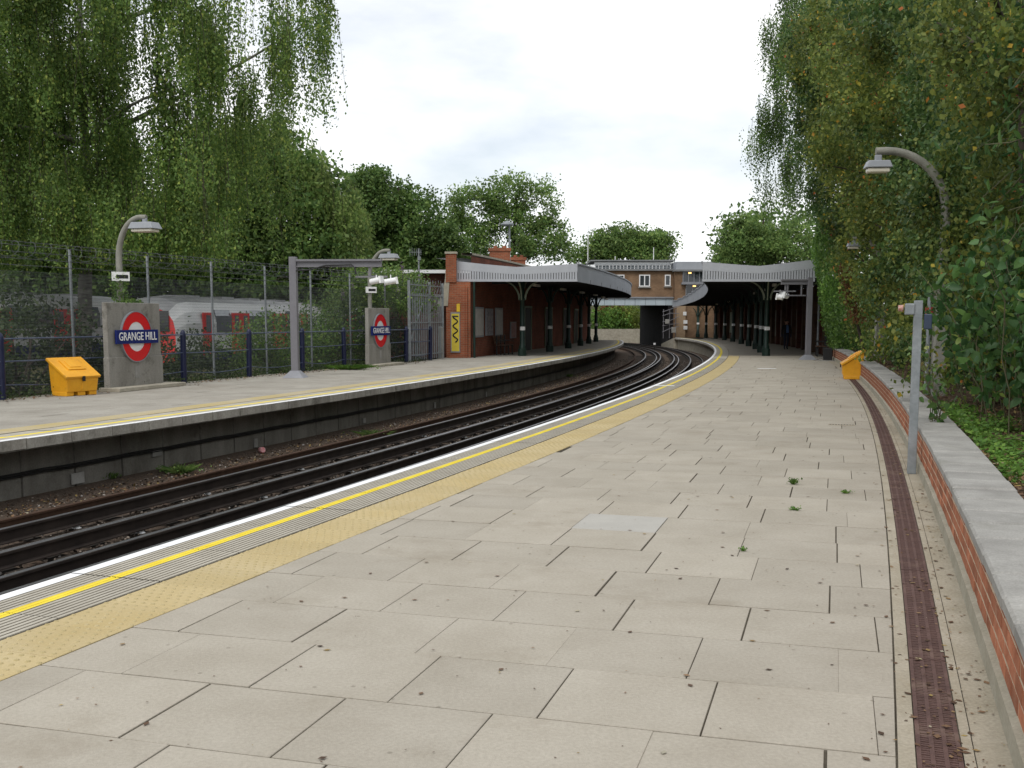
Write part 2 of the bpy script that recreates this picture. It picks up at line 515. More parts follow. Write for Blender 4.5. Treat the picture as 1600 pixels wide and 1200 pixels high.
def thing(name, label, cat, loc=(0, 0, 0), rz=0.0, group=None):
    o = bpy.data.objects.new(name, None)
    o.empty_display_size = 0.2
    col.objects.link(o)
    o.location = loc
    o.rotation_euler = (0, 0, rz)
    return tag(o, label, cat, group)

def tag(o, label, cat, group=None):
    o['label'] = label
    o['category'] = cat
    if group:
        o['group'] = group
    return o

def struct(o):
    o['kind'] = 'structure'
    return o

def copy_tree(o, parent=None):
    c = o.copy()
    col.objects.link(c)
    c.parent = parent
    if parent is not None:
        c.matrix_parent_inverse = o.matrix_parent_inverse.copy()
    for ch in [x for x in bpy.data.objects if x.parent is o]:
        copy_tree(ch, c)
    return c

def text_mesh(body, size, depth=0.004):
    cu = bpy.data.curves.new('lettering', 'FONT')
    cu.body = body
    cu.size = size
    cu.align_x = 'CENTER'
    cu.align_y = 'CENTER'
    cu.extrude = depth
    cu.offset = size * 0.006
    cu.resolution_u = 3
    o = bpy.data.objects.new('lettering', cu)
    col.objects.link(o)
    dg = bpy.context.evaluated_depsgraph_get()
    me = bpy.data.meshes.new_from_object(o.evaluated_get(dg))
    me.name = 'lettering'
    bpy.data.objects.remove(o)
    return me

# ------------------------------------------------------------------ lines of the place (plan curves)
class Line:
    """smooth plan curve X(Y) fitted through ground points, walked by arc length; straight beyond its ends"""
    def __init__(self, pts, deg, y0, y1, ext0, ext1):
        ys = np.array([p[1] for p in pts])
        xs = np.array([p[0] for p in pts])
        self.c = np.polyfit(ys, xs, deg)
        yy = np.linspace(y0, y1, 600)
        xx = np.polyval(self.c, yy)
        d = np.polyder(self.c)
        k0, k1 = np.polyval(d, y0), np.polyval(d, y1)
        if ext0 < y0:
            e = np.linspace(ext0, y0, 60)[:-1]
            yy = np.concatenate([e, yy])
            xx = np.concatenate([xx[0] + k0 * (e - y0), xx])
        if ext1 > y1:
            e = np.linspace(y1, ext1, 60)[1:]
            yy = np.concatenate([yy, e])
            xx = np.concatenate([xx, xx[-1] + k1 * (e - y1)])
        self.p = np.stack([xx, yy], 1)
        self.s = np.concatenate([[0], np.cumsum(np.hypot(*np.diff(self.p, axis=0).T))])
        self.L = self.s[-1]

    def pt(self, s):
        return float(np.interp(s, self.s, self.p[:, 0])), float(np.interp(s, self.s, self.p[:, 1]))

    def hd(self, s):
        a, b = self.pt(max(s - 0.3, 0)), self.pt(min(s + 0.3, self.L))
        return math.atan2(b[0] - a[0], b[1] - a[1])

    def off(self, s, d):
        """point d metres to the right of the line at arc length s"""
        x, y = self.pt(s)
        h = self.hd(s)
        return x + math.cos(h) * d, y - math.sin(h) * d

    def sY(self, Y):
        return float(np.interp(Y, self.p[:, 1], self.s))

    def X(self, Y):
        return float(np.interp(Y, self.p[:, 1], self.p[:, 0]))

E_PX = [(0, 928), (150, 882), (300, 835.6), (450, 790), (600, 741.5), (750, 695), (900, 643.7), (975, 618.7), (1050, 590), (1100, 565.5), (1117.5, 550), (1116, 543.7), (1105, 537.5), (1075, 529.8), (1040, 526.3)]
L_PX = [(0, 688.7), (150, 670.5), (300, 648), (450, 627.5), (600, 604), (750, 582.5), (900, 556.7), (940, 548.7), (965, 541), (973.7, 536), (972.5, 532)]
TI_PX = [(0, 1065.5), (150, 1002.5), (300, 943), (450, 882), (600, 819.5), (750, 758.7), (900, 693.7), (1025, 636), (1100, 597.5), (1140, 575), (1152.5, 559)]
DR_PX = [(1476, 1195), (1447, 1040), (1418, 840), (1401, 752), (1382, 678), (1360, 630), (1338, 600)]
W_PX = [(1585, 1182), (1550, 1080), (1520, 960), (1485, 870), (1445, 755), (1432, 736), (1408, 678), (1380, 636), (1349, 598), (1298, 560)]
LE = Line([P(*p) for p in E_PX], 5, 6.3, 96.0, -8.0, 97.0)
LL = Line([P(*p) for p in L_PX] + [(8.75, 93), (8.45, 102), (7.4, 112), (5.2, 123)], 5, 13.5, 123.0, -6.0, 126.0)
LD = Line([P(*p) for p in DR_PX], 2, 3.5, 30.0, -6.0, 44.0)
LW = Line([P(*p) for p in W_PX], 3, 3.6, 45.0, -6.0, 46.0)

# ================================================================== SETTING
rnd = random.Random(11)
BED = -1.04

# big ground sheet
g = MB()
g.add([(-900, -300, -1.25), (900, -300, -1.25), (900, 2200, -1.25), (-900, 2200, -1.25)], [(0, 1, 2, 3)])
struct(g.build('ground', M_GRASSGROUND))

def strip(m, line, s0, s1, offs, zs, step=1.0, mi=None):
    """band of quads along a line; offs and zs are lists across the band"""
    n = max(2, int((s1 - s0) / step) + 1)
    vs_, fs, k = [], [], len(offs)
    for i in range(n):
        s = s0 + (s1 - s0) * i / (n - 1)
        for d, z in zip(offs, zs):
            d_ = d(s) if callable(d) else d
            x, y = line.off(s, d_)
            vs_.append((x, y, z(s) if callable(z) else z))
    o = len(m.v)
    m.v.extend([tuple(map(float, v)) for v in vs_])
    for i in range(n - 1):
        for j in range(k - 1):
            m.f.append([o + i * k + j, o + i * k + j + 1, o + (i + 1) * k + j + 1, o + (i + 1) * k + j])
            m.m.append(mi[j] if mi else 0)
            m.s.append(False)

# track bed: from under the left platform to under the right one
m = MB()
strip(m, LL, 0, LL.sY(124), [-1.2, -0.35, 0.35, 1.5, 2.9, 4.4, 5.7, 7.5], [-0.92, -0.95, -1.03, BED, BED - 0.03, BED, -1.03, -1.0], 1.5)
struct(m.build('track_bed', M_BALLAST))

# ballast stones, far too many to count
def blob_cloud(name, C, S, mt, seed, parent=None):
    rg = np.random.default_rng(seed)
    N = len(C)
    base = np.array([(1, 0, 0), (-1, 0, 0), (0, 1, 0), (0, -1, 0), (0, 0, 1), (0, 0, -1)], float)
    tri = np.array([(0, 2, 4), (2, 1, 4), (1, 3, 4), (3, 0, 4), (2, 0, 5), (1, 2, 5), (3, 1, 5), (0, 3, 5)])
    V = base[None] * rg.uniform(0.55, 1.25, (N, 6, 1)) * S[:, None, None]
    a = rg.uniform(0, 6.28, N)
    b = rg.uniform(-0.7, 0.7, N)
    ca, sa, cb, sb = np.cos(a)[:, None], np.sin(a)[:, None], np.cos(b)[:, None], np.sin(b)[:, None]
    x, y, z = V[..., 0], V[..., 1], V[..., 2] * 0.7
    y, z = y * cb - z * sb, y * sb + z * cb
    V = np.stack([x * ca - y * sa, x * sa + y * ca, z], -1) + C[:, None]
    Fc = (tri[None] + (np.arange(N) * 6)[:, None, None]).reshape(-1)
    me = bpy.data.meshes.new(name)
    me.vertices.add(N * 6)
    me.vertices.foreach_set('co', V.reshape(-1).astype(np.float32))
    me.loops.add(len(Fc))
    me.loops.foreach_set('vertex_index', Fc.astype(np.int32))
    me.polygons.add(N * 8)
    me.polygons.foreach_set('loop_start', np.arange(0, N * 24, 3, dtype=np.int32))
    me.materials.append(mt)
    me.update(calc_edges=True)
    o = bpy.data.objects.new(name, me)
    col.objects.link(o)
    o.parent = parent
    return o

rg = np.random.default_rng(3)
C, S = [], []
for i in range(26000):
    Y = 9 + 62 * rg.random() ** 1.7
    s = LL.sY(Y)
    d = rg.uniform(-0.5, 5.9)
    x, y = LL.off(s, d)
    C.append((x, y, BED + rg.uniform(-0.02, 0.035) + (0.06 if d < 0.35 else 0)))
    S.append(rg.uniform(0.014, 0.034))
o = blob_cloud('ballast_stones', np.array(C), np.array(S), M_STONE, 4)
o['kind'] = 'stuff'
o['label'] = 'dark grimy ballast stones between the rails'
o['category'] = 'ballast'

# rails
def rail_profile(w_head, h, w_foot):
    return [(-w_foot / 2, 0), (-w_foot / 2, .014), (-.012, .03), (-.012, h - .04), (-w_head / 2, h - .032), (-w_head / 2, h - .006), (-w_head / 2 + .008, h),
            (w_head / 2 - .008, h), (w_head / 2, h - .006), (w_head / 2, h - .032), (.012, h - .04), (.012, .03), (w_foot / 2, .014), (w_foot / 2, 0)]

def sweep(line, d, prof, z0, s0, s1, step=1.0, mi_fn=None):
    m = MB()
    n = int((s1 - s0) / step) + 1
    k = len(prof)
    for i in range(n):
        s = s0 + (s1 - s0) * i / (n - 1)
        for (px_, pz) in prof:
            x, y = line.off(s, d + px_)
            m.v.append((x, y, z0 + pz))
    for i in range(n - 1):
        for j in range(k - 1):
            m.f.append([i * k + j, (i + 1) * k + j, (i + 1) * k + j + 1, i * k + j + 1])
            m.m.append(mi_fn(j) if mi_fn else 0)
            m.s.append(False)
    return m

S0, S1 = LL.sY(3), LL.sY(122)
def track(label, offs, pos_off):
    x, y = LL.off(S0, offs[1])
    t = thing('railway_track', label, 'track', (x, y, BED))
    for d in (offs[0], offs[2]):
        sweep(LL, d, rail_profile(.07, .17, .14), BED, S0, S1, 1.0, lambda j: 1 if j == 6 else (2 if d == offs[0] and offs[0] < 1 else 0)).build('running_rail', [M_RAIL, M_RAILTOP if offs[0] > 1 or d > 1 else M_RAILRUST, M_RAILRUST], t, world=True)
    for d in (offs[1], pos_off):
        sweep(LL, d, rail_profile(.085, .18, .12), BED + .055, S0, S1, 1.0, lambda j: 1 if j == 6 else 0).build('conductor_rail', [M_RAIL, M_CTOP], t, world=True)
    # sleepers share one mesh
    sm = MB()
    sm.box((0, 0, 0), (2.5, .25, .12))
    first = None
    nS = int((LL.sY(80) - S0) / .72)
    for i in range(nS):
        s = S0 + .4 + i * .72
        xx, yy = LL.off(s, offs[1])
        h = LL.hd(s)
        if first is None:
            ob = sm.build('sleeper', M_SLEEPER, t)
            first = ob
        else:
            ob = first.copy()
            col.objects.link(ob)
        ob.parent = t
        ob.matrix_parent_inverse = wmat(t).inverted()
        ob.location = (xx, yy, BED - .045)
        ob.rotation_euler = (0, 0, -h)
    # insulator pots under the conductor rails
    im = MB()
    im.lathe([(.06, 0), (.06, .02), (.04, .03), (.04, .055)], sides=8)
    f2 = None
    for i in range(0, min(nS, 80), 4):
        s = S0 + .4 + i * .72
        for d in (offs[1], pos_off):
            xx, yy = LL.off(s, d)
            if f2 is None:
                ob = im.build('insulator', M_ENWHITE, t)
                f2 = ob
            else:
                ob = f2.copy()
                col.objects.link(ob)
            ob.parent = t
            ob.matrix_parent_inverse = wmat(t).inverted()
            ob.location = (xx, yy, BED + .002)
track('four-rail track running beside the platform with the big station name signs', (.80, 1.5175, 2.235), 2.50)
track('four-rail track running beside the slab-paved platform with the drain', (3.63, 4.3475, 5.065), 3.36)

# ------------------------------------------------------------------ right platform
def poly_strip_object(line, s0, s1, offs, zs, name, mt, parent=None, step=1.0, kind=None, world=True):
    m = MB()
    strip(m, line, s0, s1, offs, zs, step)
    return m.build(name, mt, parent, world=world, kind=kind)

sA, sB = LE.sY(-6), LE.sY(96.5)
m = MB()
def wall_off(s):                       # how far the low wall or station wall stands from the platform edge
    x, y = LE.pt(s)
    return RW(y)
RWX = [(-8, 5.0), (3.9, 5.15), (12, 5.45), (28, 5.3), (45, 5.2), (60, 4.8), (80, 4.2), (97, 3.6)]
def RW(Y):
    return float(np.interp(Y, [a for a, b in RWX], [b for a, b in RWX]))
# body: face under the nosing and the bed for the paving
strip(m, LE, sA, sB, [0.35, 0.33, 0.02, 0.02, 7.0], [-1.1, -0.14, -0.14, -0.03, -0.03], 1.0)
xe, ye = LE.pt(sB)
m.box((xe + 3.5, ye + .05, -.6), (7.0, .1, 1.14))
right_platform = struct(m.build('right_platform', M_CONC))
# far ramp nib with a white edge
m = MB()
m.add([(xe, ye + .1, -.02), (xe + 2.2, ye + .1, -.02), (xe + 2.0, ye + 6, -.7), (xe - .3, ye + 6, -.7), (xe + .12, ye + .1, -.016), (xe - .18, ye + 6, -.696), (xe, ye + .1, -1.1), (xe - .3, ye + 6, -1.1)],
      [(4, 1, 2, 5), (0, 4, 5, 3), (0, 3, 7, 6)])
m.m = [0, 1, 0]
m.build('end_ramp', [M_CONC, M_WHITE], right_platform)

# nosing stones with ribs; white and yellow paint lie on the ribs
def nosing_stone(line, s0, s1, side, parent, ribs=True, z=0.0, gap=.003):
    """side +1: platform lies to the right of the line"""
    m = MB()
    prof = [(0.0, -.15, 3), (0.0, -.006, 0), (.004, 0, 0), (.10, 0, 0)]
    x = .10
    if ribs:
        nr = 14
        w = .59 / nr
        for k in range(nr):
            yel = 5 <= k <= 6
            mt = 1 if yel else 2
            prof += [(x + w * .10, -.007, 4 if not yel else 1), (x + w * .24, -.007, 4 if not yel else 1), (x + w * .36, 0.0, mt), (x + w, 0.0, mt)]
            x += w
    else:
        prof += [(.29, 0, 2), (.40, 0, 1), (.70, 0, 2)]
        x = .70
    prof += [(x + .002, -.06, 2)]
    n = 3
    k = len(prof)
    for i in range(n):
        s = s0 + gap + (s1 - s0 - 2 * gap) * i / (n - 1)
        for (d, pz, _) in prof:
            xx, yy = line.off(s, side * d)
            m.v.append((xx, yy, z + pz))
    for i in range(n - 1):
        for j in range(k - 1):
            q = [i * k + j, (i + 1) * k + j, (i + 1) * k + j + 1, i * k + j + 1]
            m.f.append(q if side > 0 else q[::-1])
            m.m.append({0: 0, 3: 3}.get(prof[j + 1][2], prof[j + 1][2]) if j > 0 else 3)
            m.s.append(False)
    # end caps
    for i in (0, n - 1):
        s = s0 + gap if i == 0 else s1 - gap
        a = line.off(s, 0)
        b = line.off(s, side * .69)
        m.add([(a[0], a[1], z - .15), (b[0], b[1], z - .15), (b[0], b[1], z - .008), (a[0], a[1], z - .008)], [(0, 1, 2, 3)], 3)
    return m.build('coping_stone', [M_WHITE, M_YELLOW, M_NOSE, M_NOSEFACE, M_NOSEDK], parent, kind=None)

s = sA + 2
while s < sB - .9:
    L_ = .9
    Yh = LE.pt(s)[1]
    z_ = rnd.uniform(-.0015, .0015)
    nosing_stone(LE, s, s + L_, 1, right_platform, ribs=Yh < 45, z=z_)
    s += L_

# yellow studded tiles (blister surface), laid .72 to 1.195 from the edge
tm = MB()
T = .475
tm.prism([(-T / 2 + .0015, -T / 2 + .0015), (T / 2 - .0015, -T / 2 + .0015), (T / 2 - .0015, T / 2 - .0015), (-T / 2 + .0015, T / 2 - .0015)], -.05, 0, 0, ch=.002)
for i in range(7):
    for j in range(7):
        cx = -T / 2 + T * (i + .5 + (.25 if j % 2 else -.25)) / 7
        cy = -T / 2 + T * (j + .5) / 7
        n8 = 6
        lo = [(cx + .0155 * math.cos(a * 2 * math.pi / n8), cy + .0155 * math.sin(a * 2 * math.pi / n8), 0) for a in range(n8)]
        hi = [(cx + .010 * math.cos(a * 2 * math.pi / n8), cy + .010 * math.sin(a * 2 * math.pi / n8), .005) for a in range(n8)]
        tm.add(lo + hi, [(a, (a + 1) % n8, n8 + (a + 1) % n8, n8 + a) for a in range(n8)] + [tuple(range(n8, 2 * n8))], 1)
tile0 = None
s = LE.sY(-3)
while s < LE.sY(49.0):
    x, y = LE.off(s + T / 2, .957)
    h = LE.hd(s + T / 2)
    if tile0 is None:
        ob = tm.build('tactile_tile', [M_TACT, M_TACTB], right_platform)
        tile0 = ob
    else:
        ob = tile0.copy()
        col.objects.link(ob)
        ob.parent = right_platform
    ob.location = (x, y, rnd.uniform(-.0018, .0012))
    ob.rotation_euler = (rnd.uniform(-.002, .002), rnd.uniform(-.002, .002), -h)
    s += T * (1.0 + .957 * 0.0) + .0015
# beyond the yellow tiles: plain paving up to the edge stones (handled by the slab rows)

# paving slabs: rows laid square to the near platform line, cut at tiles and gutter
TH = R(16.5)
CT, ST = math.cos(TH), math.sin(TH)
def uv(x, y):
    return x * CT - y * ST, x * ST + y * CT
def xy(u, v):
    return u * CT + v * ST, -u * ST + v * CT
left_pts = []
s = sA + .5
while s < sB:
    x, y = LE.pt(s)
    left_pts.append(uv(*LE.off(s, 1.2 if y < 48.4 else .71)))
    s += .4
right_pts = []
for Y in np.arange(-5, 97, .5):
    if Y < 31:
        s = LD.sY(Y)
        right_pts.append(uv(*LD.off(s, -.155)))
    else:
        s = LE.sY(Y)
        right_pts.append(uv(*LE.off(s, RW(Y) - (.55 if Y < 44 else 0.02))))
lu = sorted([(v, u) for u, v in left_pts])
ru = sorted([(v, u) for u, v in right_pts])
lv, lx = np.array([a for a, b in lu]), np.array([b for a, b in lu])
rv, rx = np.array([a for a, b in ru]), np.array([b for a, b in ru])
PW, PH = .673, .678
V0 = 4.60 * .9167
U0 = -2.92 * .9167
shifts = [0.0, .19, .045, .24]
def unit(poly, z, cz):
    mm = MB()
    mm.prism(poly, -.045, 0, 0, ch=.003)
    return mm
slab0 = {}
cells = []
for k in range(-7, 150):
    v0, v1 = V0 + (k - 1) * PH, V0 + k * PH
    if v1 < -2 or v1 > rv[-1] or v1 > lv[-1]:
        continue
    vm = (v0 + v1) / 2
    la, lb = float(np.interp(v0, lv, lx)), float(np.interp(v1, lv, lx))
    ra, rb = float(np.interp(v0, rv, rx)), float(np.interp(v1, rv, rx))
    sh = shifts[(k) % 4] if -3 <= k <= 6 else (rnd.choice([0, .19, .3, .12, .38]) + (.33 if k % 2 else 0))
    u = U0 + sh - PW * 12
    dv = rnd.uniform(-.004, .004)
    while u < max(ra, rb):
        a, b = u, u + PW + (rnd.uniform(-.006, .006))
        u += PW
        gp = rnd.choice([.0022, .003, .003, .0045])
        gv = rnd.choice([.0045, .0055, .0065, .0075])
        A0, A1 = max(a + gp, la + .003), max(a + gp, lb + .003)
        B0, B1 = min(b - gp, ra - .003), min(b - gp, rb - .003)
        if B0 - A0 < .04 or B1 - A1 < .04:
            continue
        full = A0 == a + gp and A1 == a + gp and B0 == b - gp and B1 == b - gp
        cells.append((vm, (A0, A1, B0, B1, v0 + gv, v1 - gv), full))
# the 300 that show largest are slabs of their own
def show(c):
    A0, A1, B0, B1, v0, v1 = c[1]
    x, y = xy((A0 + B0) / 2, (v0 + v1) / 2)
    d = math.hypot(x, y)
    if y < 2.2 or abs(x) > y * .62 + .9:
        return 1e9 + d
    return d
cells.sort(key=show)
rest = MB()
shared = None
for i, (vm, (A0, A1, B0, B1, v0, v1), full) in enumerate(cells):
    pts = [xy(A0, v0), xy(B0, v0), xy(B1, v1), xy(A1, v1)]
    cx, cy = sum(p[0] for p in pts) / 4, sum(p[1] for p in pts) / 4
    z_ = rnd.uniform(-.0022, .0015)
    if i < 300:
        mm = MB()
        mm.prism([(p[0] - cx, p[1] - cy) for p in pts], -.045, 0, 0, ch=.0022)
        px_, py_ = cx * 0, 0
        pale = abs(cx - P(1015, 818)[0]) < .33 and abs(cy - P(1015, 818)[1]) < .33
        ob = mm.build('paving_slab', M_SLABPALE if pale else M_SLAB, right_platform, loc=(cx, cy, z_))
        ob.rotation_euler = (rnd.uniform(-.0022, .0022), rnd.uniform(-.0022, .0022), 0)
    else:
        rest.prism(pts, -.02, z_, 0, ch=.0022)
rest.build('paving', M_SLAB, right_platform, kind='stuff')
# jointing sand just under the slab tops
m = MB()
strip(m, LE, sA, sB, [.55, 3.0, lambda s: wall_off(s) + .1], [-.007, -.007, -.007], .8)
m.build('joint_sand', M_JOINT, right_platform)

# gutter: concrete either side of the brown grating, then the strip up to the wall
sg0, sg1 = LD.sY(-3), LD.sY(31)
m = MB()
strip(m, LD, sg0, sg1, [-.15, -.149, -.087, -.086], [-.02, .002, .002, -.03], .6)
m.build('gutter_edge', M_STRIP, right_platform)
m = MB()
strip(m, LD, sg0, sg1, [.086, .087, .125, .126], [-.03, .003, .003, -.02], .6)
m.build('gutter_edge', M_STRIP, right_platform)
m = MB()
n = 130
for i in range(n):
    Y = -3 + 49 * i / (n - 1)
    if Y <= 31:
        a = LD.off(LD.sY(Y), .130)
    else:
        a = LE.off(LE.sY(Y), RW(Y) - .55)
    b = LW.off(LW.sY(Y), .06)
    m.v += [(a[0], a[1], -.002), (b[0], b[1], .004)]
for i in range(n - 1):
    m.f.append([2 * i, 2 * i + 1, 2 * i + 3, 2 * i + 2])
    m.m.append(0)
    m.s.append(False)
m.build('concrete_strip', M_STRIP, right_platform)
m = MB()
strip(m, LD, sg0, sg1, [-.1, .1], [-.028, -.028], .6)
m.build('drain_channel', M_NOSEDK, right_platform)
# grating: half-metre lengths of slotted brown bars
gm = MB()
GL = .5
gw = .165
for i in range(4):
    gm.box((-gw / 2 + .009 + i * (gw - .018) / 3, 0, -.011), (.017, GL - .006, .022))
nb = 22
for j in range(nb):
    y = -GL / 2 + .012 + j * (GL - .024) / (nb - 1)
    gm.box((0, y, -.0135 + (.001 if j % 2 else 0)), (gw - .004, .013, .021))
grate0 = None
s = LD.sY(-1)
while s < sg1 - GL:
    x, y = LD.off(s + GL / 2, 0)
    h = LD.hd(s + GL / 2)
    if grate0 is None:
        ob = gm.build('drain_grating', M_GRATE, right_platform)
        grate0 = ob
    else:
        ob = grate0.copy()
        col.objects.link(ob)
        ob.parent = right_platform
    ob.location = (x, y, rnd.uniform(-.002, .002))
    ob.rotation_euler = (0, 0, -h)
    s += GL
# small inset cover with a row of holes, and white/pale marks on the far paving
cx, cy = P(1315, 664)
m = MB()
m.box((0, 0, .0), (.40, .16, .006))
for i in range(9):
    m.box((-.17 + i * .0425, 0, .004), (.022, .05, .004), mi=1)
m.build('drain_cover', [M_STRIP, M_BLACK], right_platform, loc=(cx, cy, .002), rz=-TH)
m = MB()
a, b = P(1184, 576), P(1212, 576)
m.box(((a[0] + b[0]) / 2, a[1], .004), (b[0] - a[0], .25, .004))
m.build('painted_mark', M_WHITE, right_platform)
a, b = P(1022, 603), P(1056, 604)
m = MB()
m.box(((a[0] + b[0]) / 2, a[1], .005), (b[0] - a[0], .16, .004), rz=-.05)
m.build('painted_mark', M_WHITE, right_platform)

# ------------------------------------------------------------------ low brick wall
x, y = LW.pt(LW.sY(4))
brick_wall = thing('brick_wall', 'low red brick retaining wall with grey stone coping beside the gutter', 'wall', (x, y, 0))
w0, w1 = LW.sY(-3), LW.sY(44.6)
m = MB()
strip(m, LW, w0, w1, [-.012, -.010, .02, .30], [-.03, .105, .118, .118], .6)
m.build('plinth', mat('plinth_render', (0.29, 0.265, 0.20), (0.38, 0.35, 0.28), scale=4, rough=0.95, bump=.3, bscale=70, fine=(60, .12), stain=(1.2, (0.16, 0.17, 0.10), .6)), brick_wall, world=True)
m = MB()
strip(m, LW, w0, w1, [.0185, .0185, .31, .31], [.10, .431, .431, -.2], .6)
m.build('mortar', M_MORTAR, brick_wall, world=True)
BL, BH, BJ = .213, .066, .013
bm_ = MB()
bm_.box((0, 0, 0), (.102, BL, BH))
brick0 = None
bricks = []
for c in range(4):
    z = .118 + .004 + c * (BH + BJ) + BH / 2
    s = LW.sY(1.5) + (c % 2) * (BL + BJ) / 2
    while s < w1 - BL:
        bricks.append((s + BL / 2, z, c))
        s += BL + BJ
bricks.sort(key=lambda b: abs(b[0] - LW.sY(3.4)) if b[0] > LW.sY(3.0) else 1e6)
rest = MB()
for i, (s, z, c) in enumerate(bricks):
    d = .067 + rnd.uniform(-.003, .002)
    x, y = LW.off(s, d)
    h = LW.hd(s)
    if i < 300:
        if brick0 is None:
            ob = bm_.build('brick', M_BRICK, brick_wall, bevel=.004)
            brick0 = ob
        else:
            ob = brick0.copy()
            col.objects.link(ob)
            ob.parent = brick_wall
        ob.matrix_parent_inverse = wmat(brick_wall).inverted()
        ob.location = (x, y, z)
        ob.rotation_euler = (rnd.uniform(-.01, .01), 0, -h)
    else:
        rest.box((x, y, z), (.102, BL, BH), rz=-h)
rest.build('brickwork', M_BRICK, brick_wall, kind='stuff', world=True)
s = LW.sY(-1)
while s < w1 - .45:
    L_ = .445
    a, b = s + .011, s + L_ - .011
    m = MB()
    pts = [LW.off(a, -.012), LW.off(a, .40), LW.off(b, .40), LW.off(b, -.012)]
    cx, cy = sum(p[0] for p in pts) / 4, sum(p[1] for p in pts) / 4
    m.prism([(p[0] - cx, p[1] - cy) for p in pts], 0, .060, ch=.013)
    ob = m.build('coping_stone', M_COPE, brick_wall)
    ob.matrix_parent_inverse = wmat(brick_wall).inverted()
    ob.location = (cx, cy, .432 + rnd.uniform(-.005, .005))
    ob.rotation_euler = (rnd.uniform(-.012, .012), rnd.uniform(-.012, .012), 0)
    s += L_

# ------------------------------------------------------------------ bank behind the low wall
bank_rng = np.random.default_rng(8)
def bank_z(d):
    return float(np.interp(d, [0, .5, 1.4, 3, 7, 14, 60], [.40, .43, .52, .85, 2.0, 3.0, 3.4]))
m = MB()
ds = [.30, .42, .7, 1.0, 1.4, 2.0, 3.0, 4.5, 7, 10, 14, 30, 90]
n = 90
lw2 = []
for i in range(n):
    Y = -12 + 57 * i / (n - 1)
    s = LW.sY(max(Y, -6))
    h = LW.hd(s)
    x0, y0 = LW.pt(s)
    if Y < -6:
        x0 += math.sin(h) * (Y + 6)
        y0 += math.cos(h) * (Y + 6)
    for d in ds:
        m.v.append((x0 + math.cos(h) * d, y0 - math.sin(h) * d, bank_z(d) + (bank_rng.uniform(-.03, .04) if d > .5 else 0)))
k = len(ds)
for i in range(n - 1):
    for j in range(k - 1):
        m.f.append([i * k + j, i * k + j + 1, (i + 1) * k + j + 1, (i + 1) * k + j])
        m.m.append(0)
        m.s.append(True)
struct(m.build('embankment', M_SOIL))
m = MB()
m.add([(12.9, 45.2, 0.3), (19, 44.0, 2.2), (60, 40, 3.4), (80, 130, 4.0), (22, 130, 3.0), (21.5, 97, 1.5), (20, 70, 1.2), (16.6, 50, .8)],
      [(0, 1, 7), (1, 2, 6, 7), (2, 3, 4, 5, 6)])
struct(m.build('hillside', M_GRASSGROUND))

# ------------------------------------------------------------------ left platform
LS0, LS1 = LL.sY(-5), LL.sY(86)
FENCE = [(-17.5, 1.0), (-10.45, 22.2), (-5.0, 38.55), (-3.1, 44.0)]
def fence_x(Y):
    return float(np.interp(Y, [b for a, b in FENCE], [a for a, b in FENCE]))
def left_back(s):
    x, y = LL.pt(s)
    if y < 44:
        return -max(3.0, (x - fence_x(y)) * math.cos(LL.hd(s)) + .25)
    return -5.2
m = MB()
strip(m, LL, LS0, LS1, [-.62, -.62, -.02, -.02, left_back], [-1.1, -.17, -.17, -.02, -.02], 1.0)
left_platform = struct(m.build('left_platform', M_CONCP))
s = LL.sY(4)
while s < LS1 - .9:
    nosing_stone(LL, s, s + .9, -1, left_platform, ribs=False, z=rnd.uniform(-.003, .003), gap=.008)
    s += .9
m = MB()
strip(m, LL, LL.sY(4), LL.sY(60), [-.72, -1.2], [.003, .003], .6)
m.f = [f[::-1] for f in m.f]
m.build('tactile_strip', M_TACTL, left_platform)
# slabs too shallow in the picture to pick apart: one paving mesh with real joints
rest = MB()
s = LL.sY(3)
row = 0
while s < LS1 - .7:
    x, y = LL.pt(s)
    dmax = -left_back(s) - .02
    d = 1.21 if y < 60 else .71
    d0 = d
    d = d + (-.33 if row % 2 else 0)
    while d < dmax:
        a, b = max(d, d0) + .003, min(d + .67, dmax) - .003
        d += .673
        if b - a < .1:
            continue
        p = [LL.off(s + .003, -a), LL.off(s + .67, -a), LL.off(s + .67, -b), LL.off(s + .003, -b)]
        rest.prism(p, -.018, rnd.uniform(-.004, .002), ch=.003)
    s += .675
    row += 1
rest.build('paving', M_SLABL, left_platform, kind='stuff')
# face: concrete panels between slightly proud posts, with a cable run
s = LL.sY(6)
PLN = 1.12
i = 0
while s < LL.sY(74):
    a, b = s + .022, s + PLN - .022
    m = MB()
    for (s_a, s_b, z0, z1, dd) in ((a, b, -.62, -.17, -.60), (a + .004, b - .004, -1.06, -.632, -.585)):
        p = [LL.off(s_a, dd), LL.off(s_b, dd), LL.off(s_b, dd - .08), LL.off(s_a, dd - .08)]
        m.prism([q for q in p[::-1]], z0, z1)
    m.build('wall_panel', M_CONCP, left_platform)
    s += PLN
    i += 1
for z_, r_ in ((-.600, .014), (-.628, .011), (-.575, .010)):
    m = MB()
    pts = []
    s = LL.sY(6)
    while s < LL.sY(74):
        x, y = LL.off(s, -.548)
        pts.append((x, y, z_ + .006 * math.sin(s * 2.8) + .004 * math.sin(s * 7.1)))
        s += .5
    m.tube(pts, r_, 6)
    m.build('cable', M_BLACK, left_platform)
